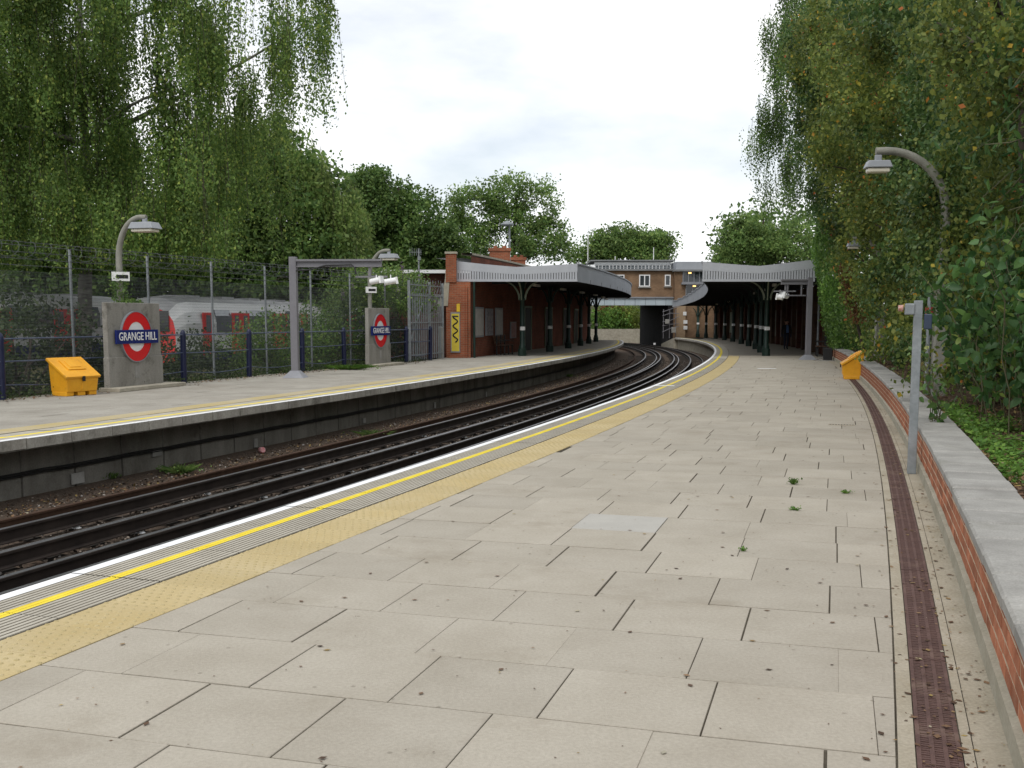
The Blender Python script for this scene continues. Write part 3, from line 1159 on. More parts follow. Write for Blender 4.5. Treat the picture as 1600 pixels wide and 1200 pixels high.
for (px_, py_, w, hh) in ((119, 747, .28, .17), (243, 708, .27, .10), (400, 692, .12, .17), (569, 657, .16, .12), (679, 633, .12, .17), (759, 616, .1, .16)):
    best = min(np.arange(LL.sY(8), LL.sY(60), .1), key=lambda s_: abs(CX + F_PX * LL.off(s_, -.57)[0] / (LL.off(s_, -.57)[1] * CP + (CAMH + .8) * SP) - px_))
    x, y = LL.off(best, -.555)
    t_, zz = at(px_, py_, y)
    m = MB()
    m.box((0, 0, 0), (.02, w, hh))
    m.build('white_plate', M_COPE, left_platform, loc=(x, y, max(-.98, min(-.3, zz))), rz=-LL.hd(best))

# ================================================================== THINGS ON AND BY THE LEFT PLATFORM
HS = R(16.5)

def swan_lamp(name, label, loc, rz, H, reach, group, lantern_drop=.12, base_w=.26, sign=True, hb=1.15, ls=1.0):
    """concrete swan-neck lamp; arm points along local +x"""
    t = thing(name, label, 'lamp post', loc, rz, group)
    m = MB()
    m.prism([(-base_w / 2, -base_w / 2), (base_w / 2, -base_w / 2), (base_w / 2, base_w / 2), (-base_w / 2, base_w / 2)], -.1, hb, ch=.05)
    m.build('base', M_POSTCONC, t, bevel=.015)
    m = MB()
    pts, rad = [(0, 0, hb - .1), (0, 0, H - .95)], [.085, .072]
    for i in range(1, 11):
        a = math.pi / 2 * i / 10
        pts.append((reach * (1 - math.cos(a)), 0, H - .95 + .95 * math.sin(a)))
        rad.append(.072 - .012 * i / 10)
    pts.append((reach + .16, 0, H - .005))
    rad.append(.058)
    m.tube(pts, rad, 8)
    m.build('column', M_POSTCONC, t)
    lx, lz = reach + .12, H - lantern_drop
    m = MB()
    w1, w2, d1, d2 = .26 * ls, .33 * ls, .17 * ls, .21 * ls
    top = [(lx - w1, -d1, lz), (lx + w1, -d1, lz), (lx + w1, d1, lz), (lx - w1, d1, lz)]
    lh = .15 if ls == 1 else .11
    bot = [(lx - w2, -d2, lz - lh), (lx + w2, -d2, lz - lh), (lx + w2, d2, lz - lh), (lx - w2, d2, lz - lh)]
    m.add(top + bot, [(0, 1, 2, 3), (4, 0, 3, 7), (1, 5, 6, 2), (0, 4, 5, 1), (3, 2, 6, 7), (7, 6, 5, 4)])
    m.box((lx, 0, lz + .03), (.10, .08, .12))
    la = m.build('lantern', M_LANTERN, t, bevel=.012)
    m = MB()
    m.box((lx, 0, lz - lh - .036), (.54 * ls, .33 * ls, .07))
    m.build('diffuser', M_DIFF, la, bevel=.02)
    if sign:
        m = MB()
        m.box((.12, 0, 0), (.03, .40, .21))
        sg = m.build('number_sign', M_ENWHITE, t, loc=(0, 0, H - 1.35), rz=-R(42))
        m = MB()
        m.box((.1365, .03, -.005), (.004, .27, .085))
        m.build('display', M_BLACK, sg)
    return t

def name_sign(label, loc, W, H, seed):
    t = thing('station_sign', label, 'station sign', loc, -HS, 'concrete station name signs on the opposite platform')
    m = MB()
    m.box((0, 0, H / 2 - .05), (.13, W, H + .1))
    m.box((.012, 0, .36), (.155, W + .05, .82))
    m.build('panel', M_SIGNCONC, t, bevel=.015)
    m = MB()
    m.box((.16, .15, .045), (.56, W + .6, .09))
    m.build('base_slab', M_CONC, t, bevel=.012)
    cz = H * .61
    D = .575
    m = MB()
    n = 48
    vs_ = []
    for x in (.075, .115):
        for r in (D, D * .60):
            for k in range(n):
                a = 2 * math.pi * k / n
                vs_.append((x, r * math.cos(a), cz + r * math.sin(a)))
    fs = []
    for k in range(n):
        j = (k + 1) % n
        fs += [(2 * n + k, 2 * n + j, 3 * n + j, 3 * n + k), (k, j, 2 * n + j, 2 * n + k), (3 * n + k, 3 * n + j, n + j, n + k)]
    m.add(vs_, fs)
    m.build('ring', M_RED, t)
    m = MB()
    vs_ = [(.100, D * .605 * math.cos(2 * math.pi * k / n), cz + D * .605 * math.sin(2 * math.pi * k / n)) for k in range(n)]
    m.add(vs_, [tuple(range(n))])
    m.build('disc', M_ENWHITE, t)
    m = MB()
    for r0, r1, x in ((D, D + .025, .125),):
        for k in range(n):
            a, b = 2 * math.pi * k / n, 2 * math.pi * (k + 1) / n
            m.add([(.07, r1 * math.cos(a), cz + r1 * math.sin(a)), (x, r1 * math.cos(a), cz + r1 * math.sin(a)), (x, r0 * math.cos(a), cz + r0 * math.sin(a)), (.07, r1 * math.cos(b), cz + r1 * math.sin(b)), (x, r1 * math.cos(b), cz + r1 * math.sin(b)), (x, r0 * math.cos(b), cz + r0 * math.sin(b))],
                  [(0, 3, 4, 1), (1, 4, 5, 2)])
    m.build('rim', M_GREYPAINT, t)
    m = MB()
    BW, BHh = D * 2.78, D * .56
    m.box((.125, 0, cz), (.05, BW, BHh))
    bar = m.build('name_bar', M_BLUE, t, bevel=.006)
    me = text_mesh('GRANGE HILL', .27)
    me.materials.clear()
    me.materials.append(M_ENWHITE)
    xs = [v.co.x for v in me.vertices]
    k = (BW * .90) / (max(xs) - min(xs))
    for v in me.vertices:
        x, y, z = v.co
        v.co = (.152 + z, x * k, cz + y * 1.0)
    lo = bpy.data.objects.new('lettering', me)
    col.objects.link(lo)
    lo.parent = bar
    m = MB()
    m.box((.096, 0, .40), (.010, .17, .30))
    m.tube([(.10, 0, .60), (.10, 0, cz - D)], .012, 6)
    m.build('notice', M_COPE, t)
    return t

def on_fence(px_):
    """place where the line of sight at this picture column meets the sign line, just in front of the fence"""
    best = min(np.arange(14, 43.8, .02), key=lambda Y: abs(CX + F_PX * (fence_x(Y) + .35) / (Y * CP + (CAMH - 1) * SP) - px_))
    return fence_x(best) + .35, float(best)

x, y = on_fence(208)
sign1 = name_sign('concrete roundel sign reading GRANGE HILL standing beside the yellow grit bin', (x, y, 0), 2.02, 2.02, 1)
x2, y2 = on_fence(590)
sign2 = name_sign('concrete roundel sign reading GRANGE HILL standing by the metal gate and brick station building', (x2, y2, 0), 1.85, 2.02, 2)
swan_lamp('lamp_post', 'concrete swan-neck lamp rising behind the roundel sign next to the yellow grit bin', (x - .26, y + .02, 0), -HS, 3.98, .62, 'concrete swan-neck lamps')
swan_lamp('lamp_post', 'concrete swan-neck lamp rising behind the roundel sign near the metal gate', (x2 - .26, y2 + .02, 0), -HS, 4.0, .62, 'concrete swan-neck lamps')

# grit bins
def grit_bin(label, loc, rz):
    t = thing('grit_bin', label, 'grit bin', loc, rz, 'yellow grit bins')
    W, D_, hb, hf = .84, .56, .80, .44
    m = MB()
    tp = .028
    b = [(-D_ / 2 + tp, -W / 2 + tp), (D_ / 2 - tp, -W / 2 + tp), (D_ / 2 - tp, W / 2 - tp), (-D_ / 2 + tp, W / 2 - tp)]
    tt = [(-D_ / 2, -W / 2, hb - .06), (D_ / 2, -W / 2, hf - .06), (D_ / 2, W / 2, hf - .06), (-D_ / 2, W / 2, hb - .06)]
    m.add([(p[0], p[1], .09) for p in b] + tt, [(0, 3, 2, 1), (4, 5, 6, 7), (0, 1, 5, 4), (1, 2, 6, 5), (2, 3, 7, 6), (3, 0, 4, 7)])
    for yy in (-W / 2 + .12, 0, W / 2 - .12):
        m.box((0, yy, .05), (D_ - .1, .20, .10))
    # moulded recesses and ribs on the front
    for yy in (-.24, .24):
        m.box((D_ / 2 - .016, yy, .33), (.03, .2, .035))
    m.box((D_ / 2 - .02, 0, .25), (.03, .05, .22))
    m.build('body', M_BIN, t, bevel=.018)
    ang = math.atan2(hb - hf, D_)
    L_ = math.hypot(hb - hf, D_) + .07
    Mt = Matrix.Translation((0, 0, (hb + hf) / 2 - .025)) @ Matrix.Rotation(ang, 4, 'Y')
    m = MB()
    m.box((0, 0, 0), (L_, W + .07, .06), M=Mt)
    m.box((-.06, 0, .04), (L_ * .5, W * .55, .03), M=Mt)
    m.box((-.06, 0, .06), (L_ * .32, W * .35, .02), M=Mt)
    m.build('lid', M_BIN, t, bevel=.018)
    m = MB()
    m.box((D_ / 2 + .035, 0, hf - .07), (.03, .07, .11))
    m.build('hasp', M_BLACK, t, bevel=.005)
    m = MB()
    for yy in (-.25, .25):
        m.box((-D_ / 2 - .02, yy, hb - .06), (.03, .1, .06))
    m.build('hinge', M_BIN, t)
    return t
x, y = P(121, 618)
grit_bin('yellow plastic grit bin with sloping lid beside the roundel sign on the opposite platform', (x - .1, y + .1, 0), -HS - R(12))
x, y = P(1333, 592)
grit_bin('yellow plastic grit bin with sloping lid against the low brick wall', (x, y + .1, 0), math.pi - R(15))

# navy post-and-rail fence
def fence_pt(Y, d=0.0):
    h = R(18.4)
    return fence_x(Y) + math.cos(h) * d, Y - math.sin(h) * d
railing = thing('navy_railing', 'navy blue round posts with thin rails along the back of the opposite platform', 'railing', (*fence_pt(22.2), 0))
m0 = MB()
m0.lathe([(.075, 0), (.075, 1.22), (.07, 1.30), (.05, 1.36), (.02, 1.385), (.003, 1.39)], sides=12)
p0 = None
post_Y = []
for px_ in (2, 286.5, 388.5, 472, 537.6, 634, 672):
    best = min(np.arange(14, 44, .02), key=lambda Y: abs(CX + F_PX * fence_x(Y) / (Y * CP + (CAMH - .6) * SP) - px_))
    post_Y.append(float(best))
post_Y = [post_Y[0] - 5.6, post_Y[0] - 2.8] + post_Y
for i, Y in enumerate(post_Y):
    if p0 is None:
        ob = m0.build('post', M_NAVY, railing)
        p0 = ob
    else:
        ob = p0.copy()
        col.objects.link(ob)
        ob.parent = railing
    ob.matrix_parent_inverse = wmat(railing).inverted()
    ob.location = (*fence_pt(Y), -.02)
    ob.rotation_euler = (rnd.uniform(-.02, .02), rnd.uniform(-.02, .02), 0)
for z_, r_, sag in ((1.24, .02, 0), (.78, .017, .02), (.30, .012, .09)):
    m = MB()
    pts = []
    for a, b in zip(post_Y[:-1], post_Y[1:]):
        for t_ in (0, .25, .5, .75):
            Y = a + (b - a) * t_
            pts.append((*fence_pt(Y, .03), z_ - sag * 4 * t_ * (1 - t_)))
    pts.append((*fence_pt(post_Y[-1], .03), z_))
    m.tube(pts, r_, 6)
    m.build('rail', M_RAILBLUE, railing, world=True)

# tall steel mesh fence behind it
M_WIRE = mat('wire', (0.07, 0.076, 0.08), (0.11, 0.116, 0.122), scale=4, rough=0.6, metal=0.3)
mesh_fence = thing('mesh_fence', 'tall grey steel mesh security fence topped with barbed wire', 'fence', (*fence_pt(22.2, -.35), 0))
m0 = MB()
m0.box((0, 0, 1.6), (.045, .045, 3.3))
p0 = None
fy = 9.0
posts = []
while fy < 44.2:
    posts.append(fy)
    fy += 2.62
for Y in posts:
    if p0 is None:
        ob = m0.build('post', M_GALV, mesh_fence)
        p0 = ob
    else:
        ob = p0.copy()
        col.objects.link(ob)
        ob.parent = mesh_fence
    ob.matrix_parent_inverse = wmat(mesh_fence).inverted()
    ob.location = (*fence_pt(Y, -.38), -.05)
    ob.rotation_euler = (0, 0, -R(18.4))
for a, b in zip(posts[:-1], posts[1:]):
    m = MB()
    A, B = fence_pt(a, -.33), fence_pt(b, -.33)
    L_ = math.hypot(B[0] - A[0], B[1] - A[1])
    dx, dy = (B[0] - A[0]) / L_, (B[1] - A[1]) / L_
    nx, ny = dy, -dx
    w = .0022
    nv = int(L_ / .028)
    for i in range(nv + 1):
        q = i * L_ / nv
        x, y = A[0] + dx * q, A[1] + dy * q
        m.add([(x - dx * w, y - dy * w, .05), (x + dx * w, y + dy * w, .05), (x + nx * w, y + ny * w, .05), (x - dx * w, y - dy * w, 2.66), (x + dx * w, y + dy * w, 2.66), (x + nx * w, y + ny * w, 2.66)],
              [(0, 1, 4, 3), (1, 2, 5, 4), (2, 0, 3, 5)])
    zz = .05
    while zz < 2.67:
        m.add([(A[0], A[1], zz - w), (A[0], A[1], zz + w), (A[0] + nx * w * 1.5, A[1] + ny * w * 1.5, zz), (B[0], B[1], zz - w), (B[0], B[1], zz + w), (B[0] + nx * w * 1.5, B[1] + ny * w * 1.5, zz)],
              [(0, 1, 4, 3), (1, 2, 5, 4), (2, 0, 3, 5)])
        zz += .0762
    m.build('mesh_panel', M_WIRE, mesh_fence, world=True)
for k, z_ in enumerate((2.78, 2.92, 3.06, 3.2, 3.28)):
    m = MB()
    A, B = fence_pt(posts[0], -.38 - (.1 if k > 3 else 0)), fence_pt(posts[-1], -.38 - (.1 if k > 3 else 0))
    m.tube([(A[0], A[1], z_), (B[0], B[1], z_)], .006, 4)
    L_ = math.hypot(B[0] - A[0], B[1] - A[1])
    q = .1
    while q < L_:
        x, y = A[0] + (B[0] - A[0]) * q / L_, A[1] + (B[1] - A[1]) * q / L_
        m.box((x, y, z_), (.004, .004, .06))
        m.box((x, y, z_), (.05, .004, .004))
        q += .16
    m.build('barbed_wire', M_WIRE, mesh_fence, world=True)
# coil of barbed wire along the top
m = MB()
pts = []
A, B = fence_pt(posts[0], -.45), fence_pt(posts[-1], -.45)
nT = 900
for i in range(nT):
    t_ = i / (nT - 1)
    a = t_ * 2 * math.pi * 75
    pts.append((A[0] + (B[0] - A[0]) * t_ + .17 * math.cos(a), A[1] + (B[1] - A[1]) * t_, 3.12 + .17 * math.sin(a)))
m.tube(pts, .006, 3, cap=False)
m.build('razor_coil', M_WIRE, mesh_fence, world=True)

# camera gantries
def gantry(label, loc, rz, H, L_, cams):
    t = thing('camera_gantry', label, 'camera gantry', loc, rz, 'grey camera gantries')
    m = MB()
    m.box((0, 0, H / 2), (.20, .20, H))
    m.build('post', M_GANTRY, t, bevel=.01)
    m = MB()
    b = .30
    m.add([(-b, -b, 0), (b, -b, 0), (b, b, 0), (-b, b, 0), (-.12, -.12, .2), (.12, -.12, .2), (.12, .12, .2), (-.12, .12, .2)], [(0, 1, 5, 4), (1, 2, 6, 5), (2, 3, 7, 6), (3, 0, 4, 7), (4, 5, 6, 7)])
    m.build('foot', M_GREYPAINT, t)
    m = MB()
    m.box((L_ / 2 + .05, 0, H - .10), (L_, .18, .06))
    m.box((L_ / 2 + .05, 0, H - .19), (L_, .05, .13))
    m.box((L_ / 2 + .05, 0, H - .27), (L_, .14, .03))
    m.build('beam', M_GANTRY, t, bevel=.006)
    m = MB()
    pts = [(.1, -.1, H - .38), (L_ * .2, -.1, H - .36), (L_ * .38, -.1, H - .24), (L_ * .68, -.1, H - .22), (L_ * .72, -.1, H - .32), (L_ * .73, -.1, H - .48)]
    m.tube(pts, .022, 6)
    m.build('cable', M_BLACK, t)
    m = MB()
    m.box((L_ * .9, 0, H - .55), (.9, .05, .05))
    m.box((L_ * .88, 0, H - .41), (.06, .05, .26))
    hg = m.build('hanger', M_GANTRY, t)
    for (cx, cz, r_, ln, ay) in cams:
        m = MB()
        Mt = Matrix.Translation((cx, -.05, cz)) @ Matrix.Rotation(ay, 4, 'Z') @ Matrix.Rotation(R(80), 4, 'X')
        m.tube([(0, 0, -ln / 2), (0, 0, ln / 2)], r_, 12, M=Mt)
        m.box((0, -.0, ln / 2 - .02), (r_ * 2.1, r_ * 2.3, .06), M=Mt)
        m.tube([(cx, -.05, cz), (cx, -.05, H - .5)], .018, 6)
        m.build('camera', M_ENWHITE, t)
    return t
x, y = P(462, 590)
gantry('grey camera gantry with a long arm standing in front of the navy railing', (x, y, 0), -R(4), 3.36, 2.45, [(2.35, 2.70, .085, .36, R(70)), (2.75, 2.68, .085, .36, R(110))])
x, y = P(1262, 562)
gt = gantry('grey camera gantry with a short arm standing at the canopy end beside the bench', (x, y, 0), math.pi, 3.30, 1.12, [(1.18, 2.52, .11, .26, R(60)), (.98, 2.58, .11, .26, R(120))])
m = MB()
for dx in (-.28, .28):
    m.box((.62 + dx, 0, 2.80), (.05, .06, .46))
m.box((.62, 0, 2.58), (.9, .12, .05))
m.build('monitor_frame', M_GANTRY, gt)

# metal gate and its posts between fence and building
gx0, gy0 = P(640, 566)
gx1, gy1 = P(693, 560)
gate = thing('metal_gate', 'tall galvanised steel gate with vertical bars beside the brick building', 'gate', (gx0, gy0, 0))
gd = Vector((gx1 - gx0, gy1 - gy0, 0))
for k, q in enumerate((.0, .58, .98)):
    m = MB()
    m.box((0, 0, 1.55), (.10, .10, 3.1))
    m.build('post', M_GALV, gate, loc=tuple(gd * q))
for z_ in (.25, 1.5, 2.55, 2.95):
    m = MB()
    m.box((0, 0, 0), (gd.length, .04, .05))
    m.build('cross_bar', M_GALV, gate, loc=(gd.x / 2, gd.y / 2, z_), rz=math.atan2(gd.y, gd.x))
bar0 = None
for i in range(16):
    q = .04 + .92 * i / 15
    if bar0 is None:
        m = MB()
        m.box((0, 0, 1.35), (.05, .015, 2.6))
        ob = m.build('bar', M_GALV, gate)
        bar0 = ob
    else:
        ob = bar0.copy()
        col.objects.link(ob)
        ob.parent = gate
    ob.location = tuple(gd * q)
m = MB()
m.tube([tuple(gd * .02 + Vector((-.2, -.25, .05))), tuple(gd * .38 + Vector((0, -.05, 2.3)))], .035, 6)
m.build('brace', M_GALV, gate)
m = MB()
n = 40
m.tube([(gd.x * (i / n), gd.y * (i / n), 2.78 + .16 * math.sin(i * 1.9)) for i in range(n + 1)], .012, 4)
m.tube([(gd.x * (i / n), gd.y * (i / n) + .16 * math.cos(i * 1.9), 3.05 + .16 * math.sin(i * 1.9)) for i in range(n + 1)], .008, 3)
m.build('wire_coil', M_GALV, gate)
# aerial mast behind the gate
x, y0_ = at(655, 480, 45.0)
am = thing('aerial_mast', 'thin aerial mast with small antenna standing behind the metal gate', 'mast', (x, 45.0, -.1))
m = MB()
m.tube([(0, 0, 0), (0, 0, 4.6)], .035, 8)
m.build('pole', M_GALV, am)
m = MB()
m.box((-.13, 0, 4.45), (.5, .02, .02))
for i in range(6):
    m.box((-.36 + i * .09, 0, 4.45), (.012, .02, .34 - i * .02))
m.box((.02, 0, 4.2), (.12, .1, .14))
m.build('antenna', M_GALV, am)
m = MB()
x, z_ = at(637, 545, 43.6)
m.lathe([(.16, 0), (.16, .75), (.12, .95), (.05, 1.05)], sides=10)

# low concrete stump by the brick wall
x, y = P(689, 560)
m = MB()
m.prism([(-.11, -.09), (.11, -.09), (.11, .09), (-.11, .09)], -.02, 1.35, ch=.07)
o = m.build('concrete_stump', M_COPE, loc=(x, y - .1, 0))
tag(o, 'pale rounded concrete post standing between the metal gate and brick wall', 'post')

# ================================================================== LEFT STATION BUILDING AND CANOPY
FY = 46.6
xl, zb = at(712, 440, FY)
xr, zb2 = at(902, 440, FY)
_, ztL = at(712, 408, FY)
_, ztM = at(805, 417, FY)
_, ztR = at(902, 412, FY)
zt = ztR
bx0, _ = at(697, 500, FY - .35)
bx1, _ = at(735, 500, FY - .35)
station = thing('station_building', 'red brick platform building with chimneys behind the opposite canopy', 'building', (bx1, FY, 0))
# front wall follows the platform, set back from its edge
def bwall(Y):
    return float(np.interp(Y, [FY, 60, 75, 88], [LL.X(FY) - bx1, 4.0, 3.2, 2.4]))
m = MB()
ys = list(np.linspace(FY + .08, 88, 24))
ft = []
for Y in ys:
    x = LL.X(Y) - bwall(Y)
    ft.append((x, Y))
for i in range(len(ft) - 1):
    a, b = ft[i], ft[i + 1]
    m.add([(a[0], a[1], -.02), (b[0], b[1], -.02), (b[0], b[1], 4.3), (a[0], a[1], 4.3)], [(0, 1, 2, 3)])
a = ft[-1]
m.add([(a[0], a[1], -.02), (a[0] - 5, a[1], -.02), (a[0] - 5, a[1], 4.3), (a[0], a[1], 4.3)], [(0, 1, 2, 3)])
m.build('front_wall', brick_mat('brick_red_shaded', (0.20, 0.055, 0.03), (0.14, 0.04, 0.024), (0.13, 0.085, 0.06)), station, world=True)  # red brick darkened: deep shade under the canopy put into its colour
# end pier facing the camera, taller than the canopy
_, zp = at(700, 396, FY - .35)
m = MB()
m.box(((bx0 + bx1) / 2, FY - .12, (zb - .05) / 2), (bx1 - bx0, .42, zb + .01))
m.build('end_wall', M_BRICKRED, station, world=True)
m = MB()
xa, za = at(697, 396, FY - .4)
m.box((xa + .20, FY - .14, (zp + zb) / 2 - .03), (.44, .50, zp - zb + .02))
pier = m.build('pier', M_BRICKRED, station, world=True)
m = MB()
m.box((xa + .20, FY - .14, zp + .025), (.52, .58, .09))
m.build('pier_cap', M_CONC, pier, world=True, bevel=.01)
# stone scroll bracket under the pier
m = MB()
pr = []
for i in range(9):
    a = i / 8
    pr.append((xa - .04 - .36 * a ** 2.2, zp - .72 - 1.35 * a))
poly = [(xa + .16, zp - .72), *pr, (xa - .3, zp - 2.2), (xa + .06, zp - 2.18)]
n = len(poly)
for yy in (FY - .37, FY + .05):
    m.v += [(p[0], yy, p[1]) for p in poly]
m.f.append(list(range(n)))
m.f.append(list(range(2 * n - 1, n - 1, -1)))
for i in range(n):
    j = (i + 1) % n
    m.f.append([j, i, n + i, n + j])
m.m = [0] * len(m.f)
m.s = [False] * len(m.f)
m.build('stone_scroll', M_CONC, station, world=True)
# body behind, with the lower flat roof that shows over the fence
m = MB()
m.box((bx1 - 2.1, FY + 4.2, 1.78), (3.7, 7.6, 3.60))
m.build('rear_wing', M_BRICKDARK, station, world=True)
m = MB()
m.box((bx1 - 2.15, FY + 4.1, 3.64), (4.2, 8.2, .14))
m.build('wing_roof', M_WHITE, station, world=True)
# parapet line with coping running back, roof sheet
m = MB()
for i in range(len(ft) - 1):
    a, b = ft[i], ft[i + 1]
    z0, z1 = 4.34, 4.34
    m.add([(a[0] - .4, a[1], z0), (a[0] + .05, a[1], z0), (b[0] + .05, b[1], z1), (b[0] - .4, b[1], z1), (a[0] - .4, a[1], z0 + .08), (a[0] + .05, a[1], z0 + .08), (b[0] + .05, b[1], z1 + .08), (b[0] - .4, b[1], z1 + .08)],
          [(0, 3, 2, 1), (4, 5, 6, 7), (1, 2, 6, 5), (0, 4, 7, 3)])
m.build('parapet_coping', M_CONC, station, world=True)
m = MB()
for i in range(len(ft) - 1):
    a, b = ft[i], ft[i + 1]
    m.add([(a[0] - .3, a[1], 4.2), (b[0] - .3, b[1], 4.2), (b[0] - 5, b[1], 4.2), (a[0] - 5, a[1], 4.2)] if a[1] > 56 else [(a[0] - .3, a[1], 4.2), (b[0] - .3, b[1], 4.2), (b[0] - 1.5, b[1], 4.2), (a[0] - 1.5, a[1], 4.2)], [(0, 1, 2, 3)])
m.build('roof', M_LEAD, station, world=True)
for (p0_, p1_, yt, Yc) in ((765, 797, 388, 57.0), (799, 821, 402, 62.0)):
    xa_, zt_ = at(p0_, yt, Yc)
    xb_, _ = at(p1_, yt, Yc)
    m = MB()
    w = xb_ - xa_
    m.box(((xa_ + xb_) / 2, Yc, (zt_ + 3.9) / 2 - .08), (w, w * .8, zt_ - 3.9 - .16))
    m.box(((xa_ + xb_) / 2, Yc, zt_ - .09), (w + .1, w * .8 + .1, .16))
    ch = m.build('chimney', M_BRICKRED, station, world=True)
    for k in (-1, 1):
        m = MB()
        m.lathe([(.1, 0), (.11, .06), (.09, .13)], c=((xa_ + xb_) / 2 + k * w / 4.6, Yc, zt_ - .01), sides=8)
        m.build('chimney_pot', M_BRICKRED, ch, world=True)
# recessed dark doorway bays, pale dado and timber posts along the front wall
for i, (Ya, Yb) in enumerate(((56.5, 58.2), (62, 64), (68, 69.5), (73, 75))):
    a = (LL.X(Ya) - bwall(Ya) + .03, Ya)
    b = (LL.X(Yb) - bwall(Yb) + .03, Yb)
    m = MB()
    m.add([(a[0], a[1], 0), (b[0], b[1], 0), (b[0], b[1], 2.2), (a[0], a[1], 2.2)], [(0, 1, 2, 3)])
    d_ = m.build('door', M_BLACK, station, world=True)
    m = MB()
    for q in (a, b):
        m.box((q[0] + .02, q[1], 1.12), (.06, .09, 2.26))
    m.box(((a[0] + b[0]) / 2 + .03, (a[1] + b[1]) / 2, 2.26), (.06, Yb - Ya + .1, .1), rz=-math.atan2(b[0] - a[0], b[1] - a[1]))
    m.build('door_frame', M_GREENPALE, d_, world=True)
m = MB()
x, y = LL.X(FY + .1) - bwall(FY) + .12, FY - .42
m.tube([(x + .02, y, 0), (x + .02, y, 3.2)], .05, 8)
m.build('downpipe', M_GREEN, station, world=True)
m = MB()
m.tube([(x - .30, y + .02, 0), (x - .30, y + .02, 3.0)], .04, 8)
m.build('downpipe', M_BRICKRED, station, world=True)

# yellow poster in a frame on the end wall
xa, za = at(704, 488, FY - .38)
xb, zb_ = at(719, 551, FY - .38)
po = thing('poster_frame', 'narrow yellow poster with black squiggle in a frame on the end brick wall', 'poster', ((xa + xb) / 2, FY - .36, zb_))
w, hh = xb - xa, za - zb_
m = MB()
m.box((0, 0, hh / 2), (w, .05, hh))
m.build('frame', M_GREYPAINT, po, bevel=.006)
m = MB()
m.box((0, -.028, hh / 2), (w * .82, .008, hh * .93))
m.build('sheet', mat('poster_yellow', (0.55, 0.42, 0.03), (0.62, 0.5, 0.05), rough=.4), po)
m = MB()
pts = []
for i in range(30):
    q = i / 29
    pts.append((w * .24 * math.sin(q * 17), -.036, hh * (.26 + .62 * q)))
m.tube(pts, .03, 4)
m.box((0, -.034, hh * .9), (w * .66, .006, .06))
m.build('print', M_BLACK, po)
x, z_ = at(716, 481, FY - .38)
m = MB()
m.box((0, 0, 0), (.14, .03, .32))
m.box((.02, -.02, .14), (.1, .01, .06))
o = m.build('yellow_sign', mat('sign_yellow', (0.65, 0.42, 0.02), rough=.4), loc=(x, FY - .36, z_))
tag(o, 'small yellow plate fixed high on the end brick wall above the yellow poster', 'sign')

def wall_frame(label, Y, z0, z1, ln, print_mat, wx=None, group='poster frames on the platform wall'):
    x = LL.X(Y) - bwall(Y)
    h = math.atan2((LL.X(Y + .5) - bwall(Y + .5)) - (LL.X(Y - .5) - bwall(Y - .5)), 1.0)
    t = thing('poster_frame', label, 'poster', (x + .03, Y, z0), -h, group)
    m = MB()
    m.box((.02, 0, (z1 - z0) / 2), (.06, ln, z1 - z0))
    m.build('frame', M_GREYPAINT, t, bevel=.008)
    m = MB()
    m.box((.055, 0, (z1 - z0) / 2), (.008, ln * .86, (z1 - z0) * .88))
    m.build('sheet', print_mat, t)
    return t
pm1 = mat('poster_pale', (0.30, 0.28, 0.27), (0.42, 0.40, 0.38), scale=6, rough=.4)
pm2 = mat('poster_mixed', (0.04, 0.05, 0.08), (0.36, 0.30, 0.30), scale=9, rough=.4)
pm3 = mat('poster_maroon', (0.20, 0.03, 0.03), (0.30, 0.2, 0.18), scale=7, rough=.4)
wall_frame('first pale double poster board on the brick platform wall by the downpipe', 47.6, .85, 2.15, 1.5, pm1)
wall_frame('dark poster with pale patches on the brick wall between two pale boards', 49.3, .9, 2.1, 1.2, pm2)
wall_frame('second pale poster board on the brick platform wall beyond the dark poster', 51.0, .85, 2.15, 1.3, pm1)
wall_frame('maroon poster low on the brick platform wall beside the first green column', 53.8, .7, 1.5, 1.2, pm3)

def bench(label, loc, rz, ln=1.6):
    t = thing('bench', label, 'bench', loc, rz, 'platform benches')
    m = MB()
    for i in range(4):
        m.box((-.16 + i * .11, 0, .45), (.085, ln, .03))
    m.build('seat', M_WOODBROWN, t)
    m = MB()
    for i in range(3):
        m.box((-.26 - i * .03, 0, .58 + i * .13), (.03, ln, .09))
    m.build('backrest', M_WOODBROWN, t)
    for yy in (-ln / 2 + .12, 0, ln / 2 - .12):
        m = MB()
        m.box((.17, yy, .22), (.05, .05, .44))
        m.box((-.2, yy, .45), (.05, .05, .90))
        m.box((0, yy, .42), (.42, .05, .04))
        m.box((.02, yy, .66), (.44, .05, .035))
        m.build('leg', M_BLACK, t)
    return t
Y = 50.3
bench('dark slatted bench against the brick platform wall under the poster boards', (LL.X(Y) - bwall(Y) + .5, Y, 0), -R(15))
x, y = P(1284, 557)
bench('dark slatted bench at the end of the low brick wall by the camera gantry', (x, y + .2, 0), math.pi - R(13), 1.4)

